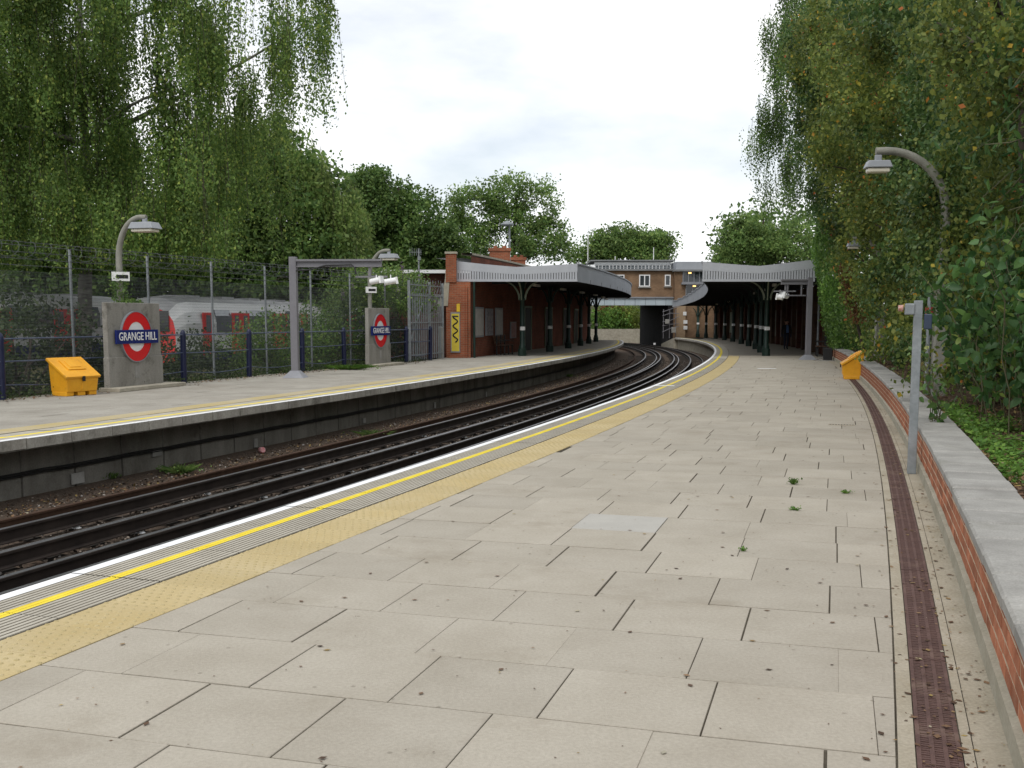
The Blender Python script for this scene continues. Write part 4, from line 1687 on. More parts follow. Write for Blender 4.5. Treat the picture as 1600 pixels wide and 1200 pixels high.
# platform canopies -----------------------------------------------------------
def column_at(parent, x, y, ztop, h, first=False):
    m = MB()
    m.prism([(.19 * math.cos(a * math.pi / 4 + .39), .19 * math.sin(a * math.pi / 4 + .39)) for a in range(8)], -.01, .34, ch=.04)
    m.lathe([(.15, .30), (.15, .42), (.115, .50), (.105, 2.0), (.095, ztop - .95), (.14, ztop - .92), (.14, ztop - .86), (.10, ztop - .82), (.095, ztop)], sides=12)
    c = m.build('column', M_GREEN, parent, world=False)
    c.matrix_parent_inverse = wmat(parent).inverted()
    c.location = (x, y, 0)
    c.rotation_euler = (0, 0, -h)
    m = MB()
    m.lathe([(.112, 1.14), (.112, 1.30)], sides=12)
    m.box((.11, -.03, 1.22), (.05, .12, .15))
    m.build('white_band', M_ENWHITE, c)
    m = MB()
    for sx, sy in ((1, 0), (-1, 0), (0, 1), (0, -1)):
        for q in range(6):
            a0, a1 = q / 6 * math.pi / 2, (q + 1) / 6 * math.pi / 2
            r0 = .85
            for (aa, bb) in ((a0, a1),):
                P0 = (r0 * (1 - math.cos(aa)), ztop - .90 + r0 * math.sin(aa))
                P1 = (r0 * (1 - math.cos(bb)), ztop - .90 + r0 * math.sin(bb))
                wv = .05
                pts = [(P0[0] + .09, P0[1]), (P1[0] + .09, P1[1]), (P1[0] + .17, P1[1] - .02), (P0[0] + .17, P0[1] - .02)]
                vv = []
                for sg in (-wv / 2, wv / 2):
                    for p in pts:
                        vv.append((p[0] * sx - sg * sy, p[0] * sy + sg * sx, p[1]))
                m.add(vv, [(0, 1, 2, 3), (7, 6, 5, 4), (0, 4, 5, 1), (2, 6, 7, 3), (1, 5, 6, 2), (3, 7, 4, 0)])
    m.build('bracket', M_GREENPALE if first else M_GREEN, c)  # brackets past the first darkened, canopy shade painted in
    return c

def canopy(label, x0, x1, y, zb, zt0, ztm, zt1, side_pts, back_pts, cols, flip):
    """side_pts: [(x, y, zbottom, ztop)] along the track edge; back_pts along the wall"""
    t = thing('platform_canopy', label, 'canopy', (x0, y, 0), 0, 'platform canopies')
    W = x1 - x0
    def ztop(q):
        if q < .5:
            k = q / .5
            return zt0 + (ztm - zt0) * (1 - (1 - k) ** 1.15)
        k = (q - .5) / .5
        return ztm + (zt1 - ztm) * k ** 1.15
    # plain upper band
    m = MB()
    n = 40
    drop = .36
    def zsl(q):                       # line where the slots begin
        return ztop(q) - drop * (.55 + .45 * (ztop(q) - zb) / (zt0 - zb))
    for i in range(n):
        a, b = i / n, (i + 1) / n
        xa_, xb_ = x0 + W * a, x0 + W * b
        m.add([(xa_, y - .03, zsl(a)), (xb_, y - .03, zsl(b)), (xb_, y - .03, ztop(b)), (xa_, y - .03, ztop(a)), (xa_, y + .03, ztop(a)), (xb_, y + .03, ztop(b))], [(0, 1, 2, 3), (3, 2, 5, 4)])
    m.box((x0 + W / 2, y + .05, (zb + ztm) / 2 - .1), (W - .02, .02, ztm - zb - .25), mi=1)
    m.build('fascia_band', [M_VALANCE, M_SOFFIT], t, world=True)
    m = MB()
    bw = .112
    nb_ = int(W / bw)
    for i in range(nb_):
        a = (i + .5) / nb_
        xc = x0 + W * a
        zc = zsl(a) + .01
        m.box((xc, y - .012, (zb + zc) / 2), (bw * .76, .03, zc - zb))
    m.box((x0 + W / 2, y - .012, zb + .05), (W, .026, .10))
    m.build('valance_boards', M_VALANCE, t, world=True, kind='stuff')
    # curved fascia along the track, in panels with seams
    for i in range(len(side_pts) - 1):
        a, b = side_pts[i], side_pts[i + 1]
        m = MB()
        nx, ny = (b[1] - a[1]), -(b[0] - a[0])
        ln = math.hypot(nx, ny)
        sg = .02 * (1 if flip else -1)
        nx, ny = nx / ln * sg, ny / ln * sg
        m.add([(a[0], a[1], a[2]), (b[0], b[1], b[2]), (b[0], b[1], b[3]), (a[0], a[1], a[3]),
               (a[0] + nx, a[1] + ny, a[2]), (b[0] + nx, b[1] + ny, b[2]), (b[0] + nx, b[1] + ny, b[3]), (a[0] + nx, a[1] + ny, a[3])],
              [(0, 1, 2, 3), (7, 6, 5, 4), (0, 4, 5, 1), (3, 2, 6, 7)])
        m.box(((a[0] + b[0]) / 2 - nx, (a[1] + b[1]) / 2 - ny, (a[3] + b[3]) / 2 + .0), (.07, ln * .999, .06), rz=-math.atan2(b[0] - a[0], b[1] - a[1]))
        m.build('side_fascia', M_FASCIA, t, world=True)
    # roof skin and soffit
    m = MB()
    nS = len(side_pts)
    for i in range(nS - 1):
        a, b = side_pts[i], side_pts[i + 1]
        c, d = back_pts[i], back_pts[i + 1]
        ma, mb_ = ((a[0] + c[0]) / 2, (a[1] + c[1]) / 2), ((b[0] + d[0]) / 2, (b[1] + d[1]) / 2)
        za_, zb__ = a[3] - .28, b[3] - .28
        m.add([(a[0], a[1], a[3] - .02), (b[0], b[1], b[3] - .02), (mb_[0], mb_[1], zb__), (ma[0], ma[1], za_), (c[0], c[1], a[3] + .02), (d[0], d[1], b[3] + .02)], [(0, 1, 2, 3), (3, 2, 5, 4)], 0)
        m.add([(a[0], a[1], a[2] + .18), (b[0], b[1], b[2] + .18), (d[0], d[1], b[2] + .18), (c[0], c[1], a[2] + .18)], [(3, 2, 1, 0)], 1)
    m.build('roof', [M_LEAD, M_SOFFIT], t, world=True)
    # cross beams
    for i in range(1, nS - 1):
        a, c = side_pts[i], back_pts[i]
        m = MB()
        dx, dy = c[0] - a[0], c[1] - a[1]
        m.box(((a[0] + c[0]) / 2, (a[1] + c[1]) / 2, a[2] + .09), (math.hypot(dx, dy), .10, .17), rz=math.atan2(dy, dx))
        m.build('cross_beam', M_SOFFIT, t, world=True)
    for i in range(1, nS - 1, 2):
        a, c = side_pts[i], back_pts[i]
        m = MB()
        m.box((a[0] * .45 + c[0] * .55, a[1] * .45 + c[1] * .55, a[2] - .06), (.16, 1.2, .10), rz=-.2)
        m.tube([(a[0] * .45 + c[0] * .55, a[1] * .45 + c[1] * .55, a[2] - .02), (a[0] * .45 + c[0] * .55, a[1] * .45 + c[1] * .55, a[2] + .1)], .02, 6)
        m.build('light_fitting', M_DIFF, t, world=True)
    for ci, (x, y_, h) in enumerate(cols):
        zc = float(np.interp(y_, [p[1] for p in side_pts], [p[2] for p in side_pts])) + .18
        column_at(t, x, y_, zc, h, ci == 0)
    return t

sp, bp = [], []
for Y in np.linspace(FY, 87, 13):
    q = (Y - FY) / (87 - FY)
    s_ = LL.sY(Y)
    d_ = (xr - LL.X(FY)) * (1 - q) + .55 * q
    x, y = LL.off(s_, d_)
    sp.append((x, y if Y > FY else FY, zb, zt))
    bp.append((LL.X(Y) - bwall(Y), Y))
sp[0] = (xr, FY, zb, zt)
cols = [(*P(px_, py_), R(15)) for px_, py_ in ((816, 556), (859, 549.6), (888, 544.4), (907, 540.2), (920, 537), (931, 534))]
cl = canopy('grey slatted canopy on green columns over the opposite platform beside the brick building', xl, xr, FY, zb, ztL, ztM, ztR, sp, bp, cols, False)

xl2, zbR = at(1097, 440, FY)
xr2, _ = at(1273, 440, FY)
_, t0 = at(1097, 409, FY)
_, t1 = at(1190, 415.5, FY)
_, t2 = at(1273, 405, FY)
sp2, bp2 = [], []
zprof = [(FY, zbR), (60, zbR), (66, 3.22), (75, 3.09), (83, 2.95), (92, 2.78), (98, 2.64)]
for Y in [FY, 50, 54, 58, 62, 66, 70, 74, 78, 82, 85, 88, 91, 94, 97]:
    s_ = LE.sY(Y)
    z0 = float(np.interp(Y, [a for a, b in zprof], [b for a, b in zprof]))
    hh = float(np.interp(Y, [FY, 80, 97], [t0 - zbR, .85, .5]))
    x, y = LE.off(s_, (xl2 - LE.X(FY)) if Y < 60 else float(np.interp(Y, [60, 97], [xl2 - LE.X(FY), -.1])))
    sp2.append((x, y, z0, z0 + hh))
    bp2.append(LE.off(s_, RW(Y) + .1))
sp2[0] = (xl2, FY, zbR, t0)
bp2[0] = (xr2 + .2, FY)
cols2 = [(*P(px_, py_), R(10)) for px_, py_ in ((1196.6, 556), (1188.6, 551), (1180.6, 545.5), (1169.6, 541), (1158, 537.4), (1145, 534), (1132, 531.6), (1118, 529.6), (1103, 527.8), (1090, 526.6))]
canopy('grey slatted canopy on green columns over the slab-paved platform beside the hedge', xl2, xr2, FY, zbR, t0, t1, t2, sp2, bp2, cols2, True)

# wall behind the right-hand platform
pw = thing('platform_wall', 'dark brown brick wall with piers at the back of the covered slab-paved platform', 'wall', (xr2, FY, 0))
m = MB()
wp = [LE.off(LE.sY(Y), RW(Y) + .02) for Y in np.linspace(FY - .5, 97, 30)]
for a, b in zip(wp[:-1], wp[1:]):
    m.add([(a[0], a[1], -.02), (b[0], b[1], -.02), (b[0], b[1], 3.3), (a[0], a[1], 3.3)], [(3, 2, 1, 0)])
    m.add([(a[0] + .4, a[1], -.02), (b[0] + .4, b[1], -.02), (b[0] + .4, b[1], 3.3), (a[0] + .4, a[1], 3.3)], [(0, 1, 2, 3)])
m.add([(wp[0][0], wp[0][1], -.02), (wp[0][0] + .4, wp[0][1], -.02), (wp[0][0] + .4, wp[0][1], 3.3), (wp[0][0], wp[0][1], 3.3)], [(0, 1, 2, 3)])
m.build('wall', brick_mat('brick_brown_shaded', (0.115, 0.066, 0.042), (0.085, 0.05, 0.034), (0.085, 0.065, 0.05)), pw, world=True)  # brown brick darkened, the covered platform's shade is in the colour
pm = [M_BRICKDARK, MATS['brick_brown_shaded'], M_WOODBROWN]
for i, Y in enumerate(np.arange(48.2, 96, 2.3)):
    s_ = LE.sY(float(Y))
    x, y = LE.off(s_, RW(float(Y)) - .08)
    m = MB()
    m.box((x, y, 1.6), (.22, .5, 3.24), rz=-LE.hd(s_))
    m.build('pier', pm[i % 2], pw, world=True)
    x, y = LE.off(s_ + 1.15, RW(float(Y) + 1.1) - .01)
    if i % 3 != 2:
        m = MB()
        m.box((x, y, 1.35), (.05, 1.1, 1.7), rz=-LE.hd(s_))
        m.build('panel', [M_WOODBROWN, pm3, M_GREENPALE, M_BLACK][i % 4], pw, world=True)
# white downpipes and post at its near end
for px_ in (1277, 1293):
    x, y = P(px_, 556)
    m = MB()
    m.tube([(0, 0, 0), (0, 0, 3.0)], .05, 8)
    ob = m.build('downpipe', M_GALV, pw, world=True)
    ob.location = (x, y, 0)

# grey equipment box with cable near the wall end
x, y = P(1293, 563)
eb = thing('equipment_box', 'small dark equipment box with loose white cable beside the bench', 'box', (x, y, 0), R(-14))
m = MB()
m.box((0, 0, .25), (.35, .3, .5))
m.build('case', M_BLACK, eb, bevel=.02)
m = MB()
m.tube([(-.2, 0, .1), (-.5, -.2, .01), (-.2, -.6, .01), (.5, -.7, .01), (.7, -.3, .01)], .02, 6)
m.build('cable', M_COPE, eb)

# grey steel post in front of the low wall
x, y = P(1424, 740)
sp_ = thing('steel_post', 'galvanised steel post with small grey box and orange knob by the brambles', 'post', (x, y, 0), R(-17))
m = MB()
m.box((0, 0, .92), (.088, .075, 1.84))
m.build('shaft', M_GALV, sp_, bevel=.006)
m = MB()
m.box((-.085, -.01, 1.75), (.10, .10, .12))
bxo = m.build('switch_box', M_GALV, sp_, bevel=.012)
m = MB()
Mt = Matrix.Translation((-.17, -.01, 1.76)) @ Matrix.Rotation(R(90), 4, 'Y')
m.tube([(0, 0, -.03), (0, 0, .02)], [.032, .036], 12, M=Mt)
m.build('knob', mat('dull_red', (0.36, 0.10, 0.06), (0.5, 0.4, 0.36), scale=40, rough=.5), bxo)
m = MB()
m.box((.10, .0, 1.62), (.08, .10, .16))
m.build('back_box', mat('dark_blue_box', (0.03, 0.045, 0.08), rough=.5), sp_, bevel=.01)

# right-hand lamps on the bank
Yl = 17.2
x, zb_ = at(1466, 600, Yl)
lamp3 = swan_lamp('lamp_post', 'concrete swan-neck lamp half buried in ivy behind the steel post', (x, Yl, .50), math.pi - R(6), 3.74, .93, 'concrete swan-neck lamps', sign=False, hb=1.75, base_w=.21, ls=.62, lantern_drop=.15)
m = MB()
m.tube([(.17, -.05, -.05), (.17, -.05, 1.55)], .035, 8)
m.box((.17, -.06, 1.25), (.10, .08, .16), mi=1)
m.build('conduit', [M_GALV, mat('dull_red_plate', (0.35, 0.05, 0.04), rough=.5)], lamp3)
Yl2 = 32.5
x, zb_ = at(1373, 560, Yl2)
swan_lamp('lamp_post', 'concrete swan-neck lamp almost hidden in ivy behind the yellow grit bin', (x, Yl2, .45), math.pi - R(6), 3.55, .72, 'concrete swan-neck lamps', sign=False, hb=1.6, ls=.6)

# ================================================================== BRIDGE AND ITS BUILDING
BY = 100.0
X_ = lambda px_, Y=BY: at(px_, 500, Y)[0]
Z_ = lambda py_, Y=BY: at(900, py_, Y)[1]
bridge = thing('road_bridge', 'low bridge with pale grey girder panels across the tracks', 'bridge', (X_(1000), BY, BED))
m = MB()
za_, zb_ = Z_(477), Z_(466)
xs = np.linspace(X_(880), X_(1056), 12)
for a, b in zip(xs[:-1], xs[1:]):
    m = MB()
    m.box(((a + b) / 2, BY, (za_ + zb_) / 2), (b - a - .03, .12, zb_ - za_))
    m.build('girder_panel', mat('girder_paint', (0.36, 0.42, 0.46), (0.44, 0.50, 0.54), scale=1, rough=.5), bridge, world=True)
m = MB()
m.box((X_(968), BY - .05, zb_ + .06), (X_(1056) - X_(880), .3, .12))
m.build('capping', M_GREYPAINT, bridge, world=True)
m = MB()
m.box((X_(968), BY + 6.3, (za_ + zb_) / 2 + .05), (X_(1056) - X_(880) + 8, 12.4, zb_ - za_ - .3))
m.build('deck', M_BRICKBLUE, bridge, world=True)
m = MB()
xa_, xb_ = X_(1044), 13.15
m.add([(xa_, BY, BED), (xb_, BY + 12.5, BED), (xb_, BY + 12.5, za_ + .2), (xa_, BY, za_ + .2), (xa_ + 3, BY, BED), (xa_ + 3, BY, za_ + .2)], [(0, 1, 2, 3), (4, 0, 3, 5)])
m.build('abutment', M_BRICKBLUE, bridge, world=True)
m = MB()
m.add([(X_(905), BY, BED), (4.0, BY + 12.5, BED), (4.0, BY + 12.5, za_ + .2), (X_(905), BY, za_ + .2), (X_(905) - 8, BY, BED), (X_(905) - 8, BY, za_ + .2)], [(3, 2, 1, 0), (5, 3, 0, 4)])
m.build('abutment', M_BRICKBLUE, bridge, world=True)

hall = thing('station_hall', 'brown brick station hall with white-framed windows standing on the bridge', 'building', (X_(1000), BY + 1, zb_))
x0_, x1_ = X_(925), X_(1053)
zr = Z_(424)
m = MB()
m.box(((x0_ + x1_) / 2, BY + 5.2, (zb_ + zr) / 2 + .05), (x1_ - x0_, 10, zr - zb_ + .1))
m.build('wall', M_BRICKBROWN, hall, world=True)
m = MB()
m.box(((x0_ + x1_) / 2, BY + 5.2, zr + .14), (x1_ - x0_ + .5, 10.6, .16))
m.build('roof_slab', M_LEAD, hall, world=True)
def win(parent, p0_, p1_, yt, yb, Y, nl=1, fr=.07, glass=M_GLASS, sill=True, fm=None):
    a, b, zt_, zb__ = X_(p0_, Y), X_(p1_, Y), Z_(yt, Y), Z_(yb, Y)
    m = MB()
    m.box(((a + b) / 2, Y, (zt_ + zb__) / 2), (b - a - fr, .04, zt_ - zb__ - fr))
    w_ = m.build('window', glass, parent, world=True)
    m = MB()
    for x in [a, b] + [a + (b - a) * (k + 1) / (nl + 1) for k in range(nl)]:
        m.box((x, Y - .02, (zt_ + zb__) / 2), (fr * 1.3, .1, zt_ - zb__ + fr))
    for z in (zt_, zb__):
        m.box(((a + b) / 2, Y - .022, z), (b - a + fr, .1, fr * 1.3))
    m.build('frame', fm or M_ENWHITE, w_, world=True)
    if sill:
        m = MB()
        m.box(((a + b) / 2, Y - .06, zb__ - .12), (b - a + .25, .2, .09))
        m.build('sill', M_COPE, w_, world=True)
win(hall, 959, 974, 430, 449, BY + .18, 1)
win(hall, 998.5, 1014, 430, 447, BY + .18, 1)
win(hall, 1038.5, 1046, 430, 446, BY + .18, 0)
# upper glazed storey set back
Yu = BY + 1.6
a, b = X_(929, Yu), X_(1046, Yu)
z0, z1 = Z_(424, Yu) - .1, Z_(408, Yu)
m = MB()
m.box(((a + b) / 2, Yu + 3, (z0 + z1) / 2), (b - a, 6, z1 - z0))
up = m.build('upper_storey', M_GLASSGREY, hall, world=True)
for k in range(22):
    m = MB()
    x = a + (b - a) * k / 21
    m.box((x, Yu - .03, (z0 + z1) / 2 - .1), (.07, .08, z1 - z0 - .25))
    m.build('mullion', M_ENWHITE, up, world=True)
m = MB()
m.box(((a + b) / 2, Yu - .03, z1 - .24), (b - a + .1, .1, .30))
m.build('white_band', M_ENWHITE, up, world=True)
m = MB()
m.box(((a + b) / 2, Yu + 3, z1 + .04), (b - a + .8, 6.8, .12))
m.build('upper_roof', M_LEAD, up, world=True)
m = MB()
m.tube([(a, Yu - .9, z0 + .7), (b, Yu - .9, z0 + .7)], .03, 6)
m.tube([(a, Yu - .9, z0 + .4), (b, Yu - .9, z0 + .4)], .02, 6)
for k in range(16):
    x = a + (b - a) * k / 15
    m.tube([(x, Yu - .9, z0 - .1), (x, Yu - .9, z0 + .7)], .025, 6)
m.build('roof_railing', M_GALV, hall, world=True)
# dark cabinet at the left end and aerials on the roof
for px_, yt in ((919.5, 352), (1022.5, 386), (962, 400)):
    x, zt_ = at(px_, yt, Yu)
    m = MB()
    m.tube([(x, Yu + .5, z1 + .0), (x, Yu + .5, zt_)], .035, 6)
    o = m.build('aerial', M_ENWHITE, hall, world=True)

# stair tower with lit landing windows
Yt = BY - .9
tower = thing('stair_tower', 'brick stair tower with tall dark glazing and lit lamps inside beside the hall', 'building', (X_(1080, Yt), Yt, 0))
a, b = X_(1054, Yt), X_(1132, Yt)
z1 = Z_(424, Yt)
m = MB()
m.box(((a + b) / 2, Yt + 3.6, (z1 - .1) / 2), (b - a, 7.0, z1 + .1))
m.build('wall', M_BRICKBROWN, tower, world=True)
m = MB()
m.box(((a + b) / 2, Yt + 3.5, z1 + .08), (b - a + .3, 7.4, .16))
m.box(((a + b) / 2, Yt + 3.5, z1 + .5), (b - a - .2, 6.6, .75), mi=1)
m.build('roof', [M_LEAD, M_FASCIA], tower, world=True)
lampm = mat('lit_lamp', (0.9, 0.55, 0.2), rough=.4, emit=((1.0, 0.55, 0.18), 3.0))
for (p0_, p1_, yt, yb, n_, lx, ly) in ((1066, 1100, 424.5, 441, 3, 1078, 426.5), (1071, 1100, 445, 462, 2, 1085, 447)):
    win(tower, p0_, p1_, yt, yb, Yt + .07, n_, .05, M_GLASS, sill=False, fm=M_GREYPAINT)
    x, z_ = at(lx, ly, Yt - .02)
    m = MB()
    m.box((x, Yt - .0, z_), (.26, .06, .10))
    m.build('landing_lamp', lampm, tower, world=True)
m = MB()
m.box((X_(1083, Yt), Yt - .1, Z_(443, Yt)), (X_(1102, Yt) - X_(1063, Yt), .4, .18))
m.build('ledge', M_GREYPAINT, tower, world=True)
m = MB()
m.box((X_(1064, Yt), Yt - .02, 1.5), (.8, .1, 3.0))
m.build('pilaster', mat('tan_brick', (0.30, 0.21, 0.13), (0.36, 0.26, 0.17), scale=6, rough=.9), tower, world=True)

# equipment at the end of the slab-paved platform
x = X_(1050, BY - 2)
sg = thing('signal_equipment', 'cluster of grey signal boxes and pipes at the platform end under the bridge', 'equipment', (x, BY - 1.6, -.1))
m = MB()
for k in range(5):
    z_ = .9 + k * .45
    m.tube([(-.8, 0, z_ - .35 + .1 * (k % 2)), (-.1, -.1, z_ - .1 * k % .3), (.7, 0, z_ + .15 - .2 * (k % 2))], .03, 6)
for k in range(3):
    m.tube([(-.7 + k * .55, .05, 0), (-.7 + k * .55, .05, 2.6)], .035, 6)
m.build('pipework', M_GANTRY, sg)
m = MB()
m.box((.2, -.2, .75), (.4, .25, .5))
m.box((-.4, -.2, 1.5), (.35, .25, .4))
m.build('cabinet', M_COPE, sg, bevel=.02)
for (px_, py_, w_) in ((1071, 503, .35), (1071, 512, .35), (1070, 490, .3)):
    x, z_ = at(px_, py_, Yt - .12)
    m = MB()
    m.box((0, 0, 0), (w_, .04, .32))
    o = m.build('wall_notice', M_ENWHITE, tower)
    o.matrix_parent_inverse = wmat(tower).inverted()
    o.location = (x, Yt - .10, z_)

# small white-topped marker between the tracks
x, y = P(1022.5, 549, BED)
m = MB()
m.tube([(0, 0, 0), (0, 0, .55)], .05, 8)
m.box((0, 0, .62), (.16, .1, .16), mi=1)
o = m.build('track_marker', [M_BLACK, M_ENWHITE], loc=(x, y, BED))
tag(o, 'short black marker post with white top standing between the two tracks', 'marker')

# tall street lamp behind the chimneys
x, z_ = at(796, 350, 72)
sl = thing('street_lamp', 'tall slim street lamp with flat head rising behind the chimneys', 'street lamp', (x, 72, -.1))
m = MB()
m.tube([(0, 0, 0), (0, 0, z_ + .1)], [.10, .06], 8)
m.build('pole', M_GALV, sl)
m = MB()
m.lathe([(.02, z_ + .32), (.42, z_ + .12), (.45, z_ + .02), (.2, z_ - .02)], c=(-.15, 0, 0), sides=14)
m.build('head', M_GALV, sl)

# ================================================================== PARKED TRAINS BEHIND THE FENCE
m = MB()
m.add([(-120, -20, -.12), (-19.4, -4, -.12), (fence_x(22) - .05, 22, -.12), (fence_x(44) - .6, 44.4, -.12), (-3.6, 55, -.12), (3.5, 100, -.12), (0, 160, -.12), (-120, 160, -.12)], [tuple(range(8))])
struct(m.build('depot_ground', M_GRASSGROUND))
M_TWHITE = mat('train_white', (0.55, 0.55, 0.56), (0.64, 0.64, 0.64), scale=1, rough=.3)
M_TRED = mat('train_red', (0.60, 0.025, 0.025), (0.66, 0.04, 0.035), scale=1, rough=.3)
M_TBLUE = mat('train_blue', (0.02, 0.03, 0.12), rough=.4)
M_TROOF = mat('train_roof', (0.30, 0.30, 0.31), (0.40, 0.40, 0.41), scale=2, rough=.5)
def train_car(label, loc, rz, cab):
    t = thing('train_car', label, 'train', loc, rz, 'train cars parked behind the fence')
    Lc, hw = 15.9, 1.30
    prof = [(hw - .08, .35), (hw, .75), (hw, 1.0), (hw, 1.75), (hw - .09, 2.15), (hw - .34, 2.50), (hw - .75, 2.68), (0, 2.74)]
    prof = prof + [(-x, z) for x, z in prof[-2::-1]]
    mi_ = [2, 0, 0, 0, 0, 1, 1, 1, 1, 0, 0, 0, 0, 2]
    m = MB()
    k = len(prof)
    ss = [(0, .82 if cab else 1), (.5, .97 if cab else 1), (1.2, 1), (Lc, 1)]
    for yy, sc in ss:
        m.v += [(x * sc, yy, .35 + (z - .35) * (sc if z > 1.6 else 1)) for x, z in prof]
    for i in range(len(ss) - 1):
        for j in range(k - 1):
            m.f.append([i * k + j, (i + 1) * k + j, (i + 1) * k + j + 1, i * k + j + 1])
            m.m.append(mi_[j])
            m.s.append(False)
    m.f.append(list(range(k)))
    m.m.append(3 if cab else 0)
    m.s.append(False)
    m.f.append(list(range(len(ss) * k - 1, (len(ss) - 1) * k - 1, -1)))
    m.m.append(0)
    m.s.append(False)
    m.build('body', [M_TWHITE, M_TROOF, M_TBLUE, M_TRED], t)
    m = MB()
    for yy in (2.5, Lc - 2.5):
        for d in (-.8, .8):
            for sx in (-.72, .72):
                m.tube([(sx - .06, yy + d, .36), (sx + .06, yy + d, .36)], .36, 12)
        m.box((0, yy, .42), (1.9, 2.4, .3))
    m.box((0, Lc / 2, .45), (2.0, Lc - 6, .35))
    m.build('bogies', M_BLACK, t)
    if cab:
        m = MB()
        m.box((0, -.03, 1.82), (1.7, .05, .72))
        m.build('windscreen', M_GLASS, t)
    for side in (1, -1):
        for yy, w_ in ((2.3, .95), (5.6, 1.9), (10.3, 1.9), (13.8, .95)):
            m = MB()
            m.box((side * (hw + .012), yy, 1.32), (.05, w_, 1.62))
            d_ = m.build('door', M_TRED, t, bevel=.02)
            for q in ((-.25, .25) if w_ > 1 else (0,)):
                m = MB()
                m.box((side * (hw + .03), yy + q * w_, 1.72), (.03, .42, .62))
                m.build('door_window', M_GLASSGREY, d_)
        for yy, w_ in ((3.9, 1.5), (7.95, 2.9), (12.2, 1.6)):
            m = MB()
            m.box((side * (hw + .004), yy, 1.70), (.03, w_, .62))
            sl_ = Matrix.Translation((side * (hw - .055), yy, 2.09)) @ Matrix.Rotation(-side * R(14), 4, 'Y')
            m.box((0, 0, 0), (.03, w_, .30), M=sl_)
            m.build('window', M_GLASSGREY, t)
    for yy in (3.0, 6.5, 9.5, 13.0):
        m = MB()
        m.box((0, yy, 2.74), (.9, 1.3, .08))
        m.build('roof_vent', M_TROOF, t)
    return t
trot = -math.atan(.125)
tx = lambda Y: -12.6 + .125 * (Y - 41)
train_car('white train car with red doors, its red cab end near the roundel sign', (tx(38.6), 38.6, -.25), trot, True)
train_car('white train car with red doors coupled behind the red-ended cab car', (tx(54.9), 54.9, -.25), trot, False)
train_car('white train car standing alone on the far depot road behind the grit bin', (-20.3, 33.5, -.1), trot, False)

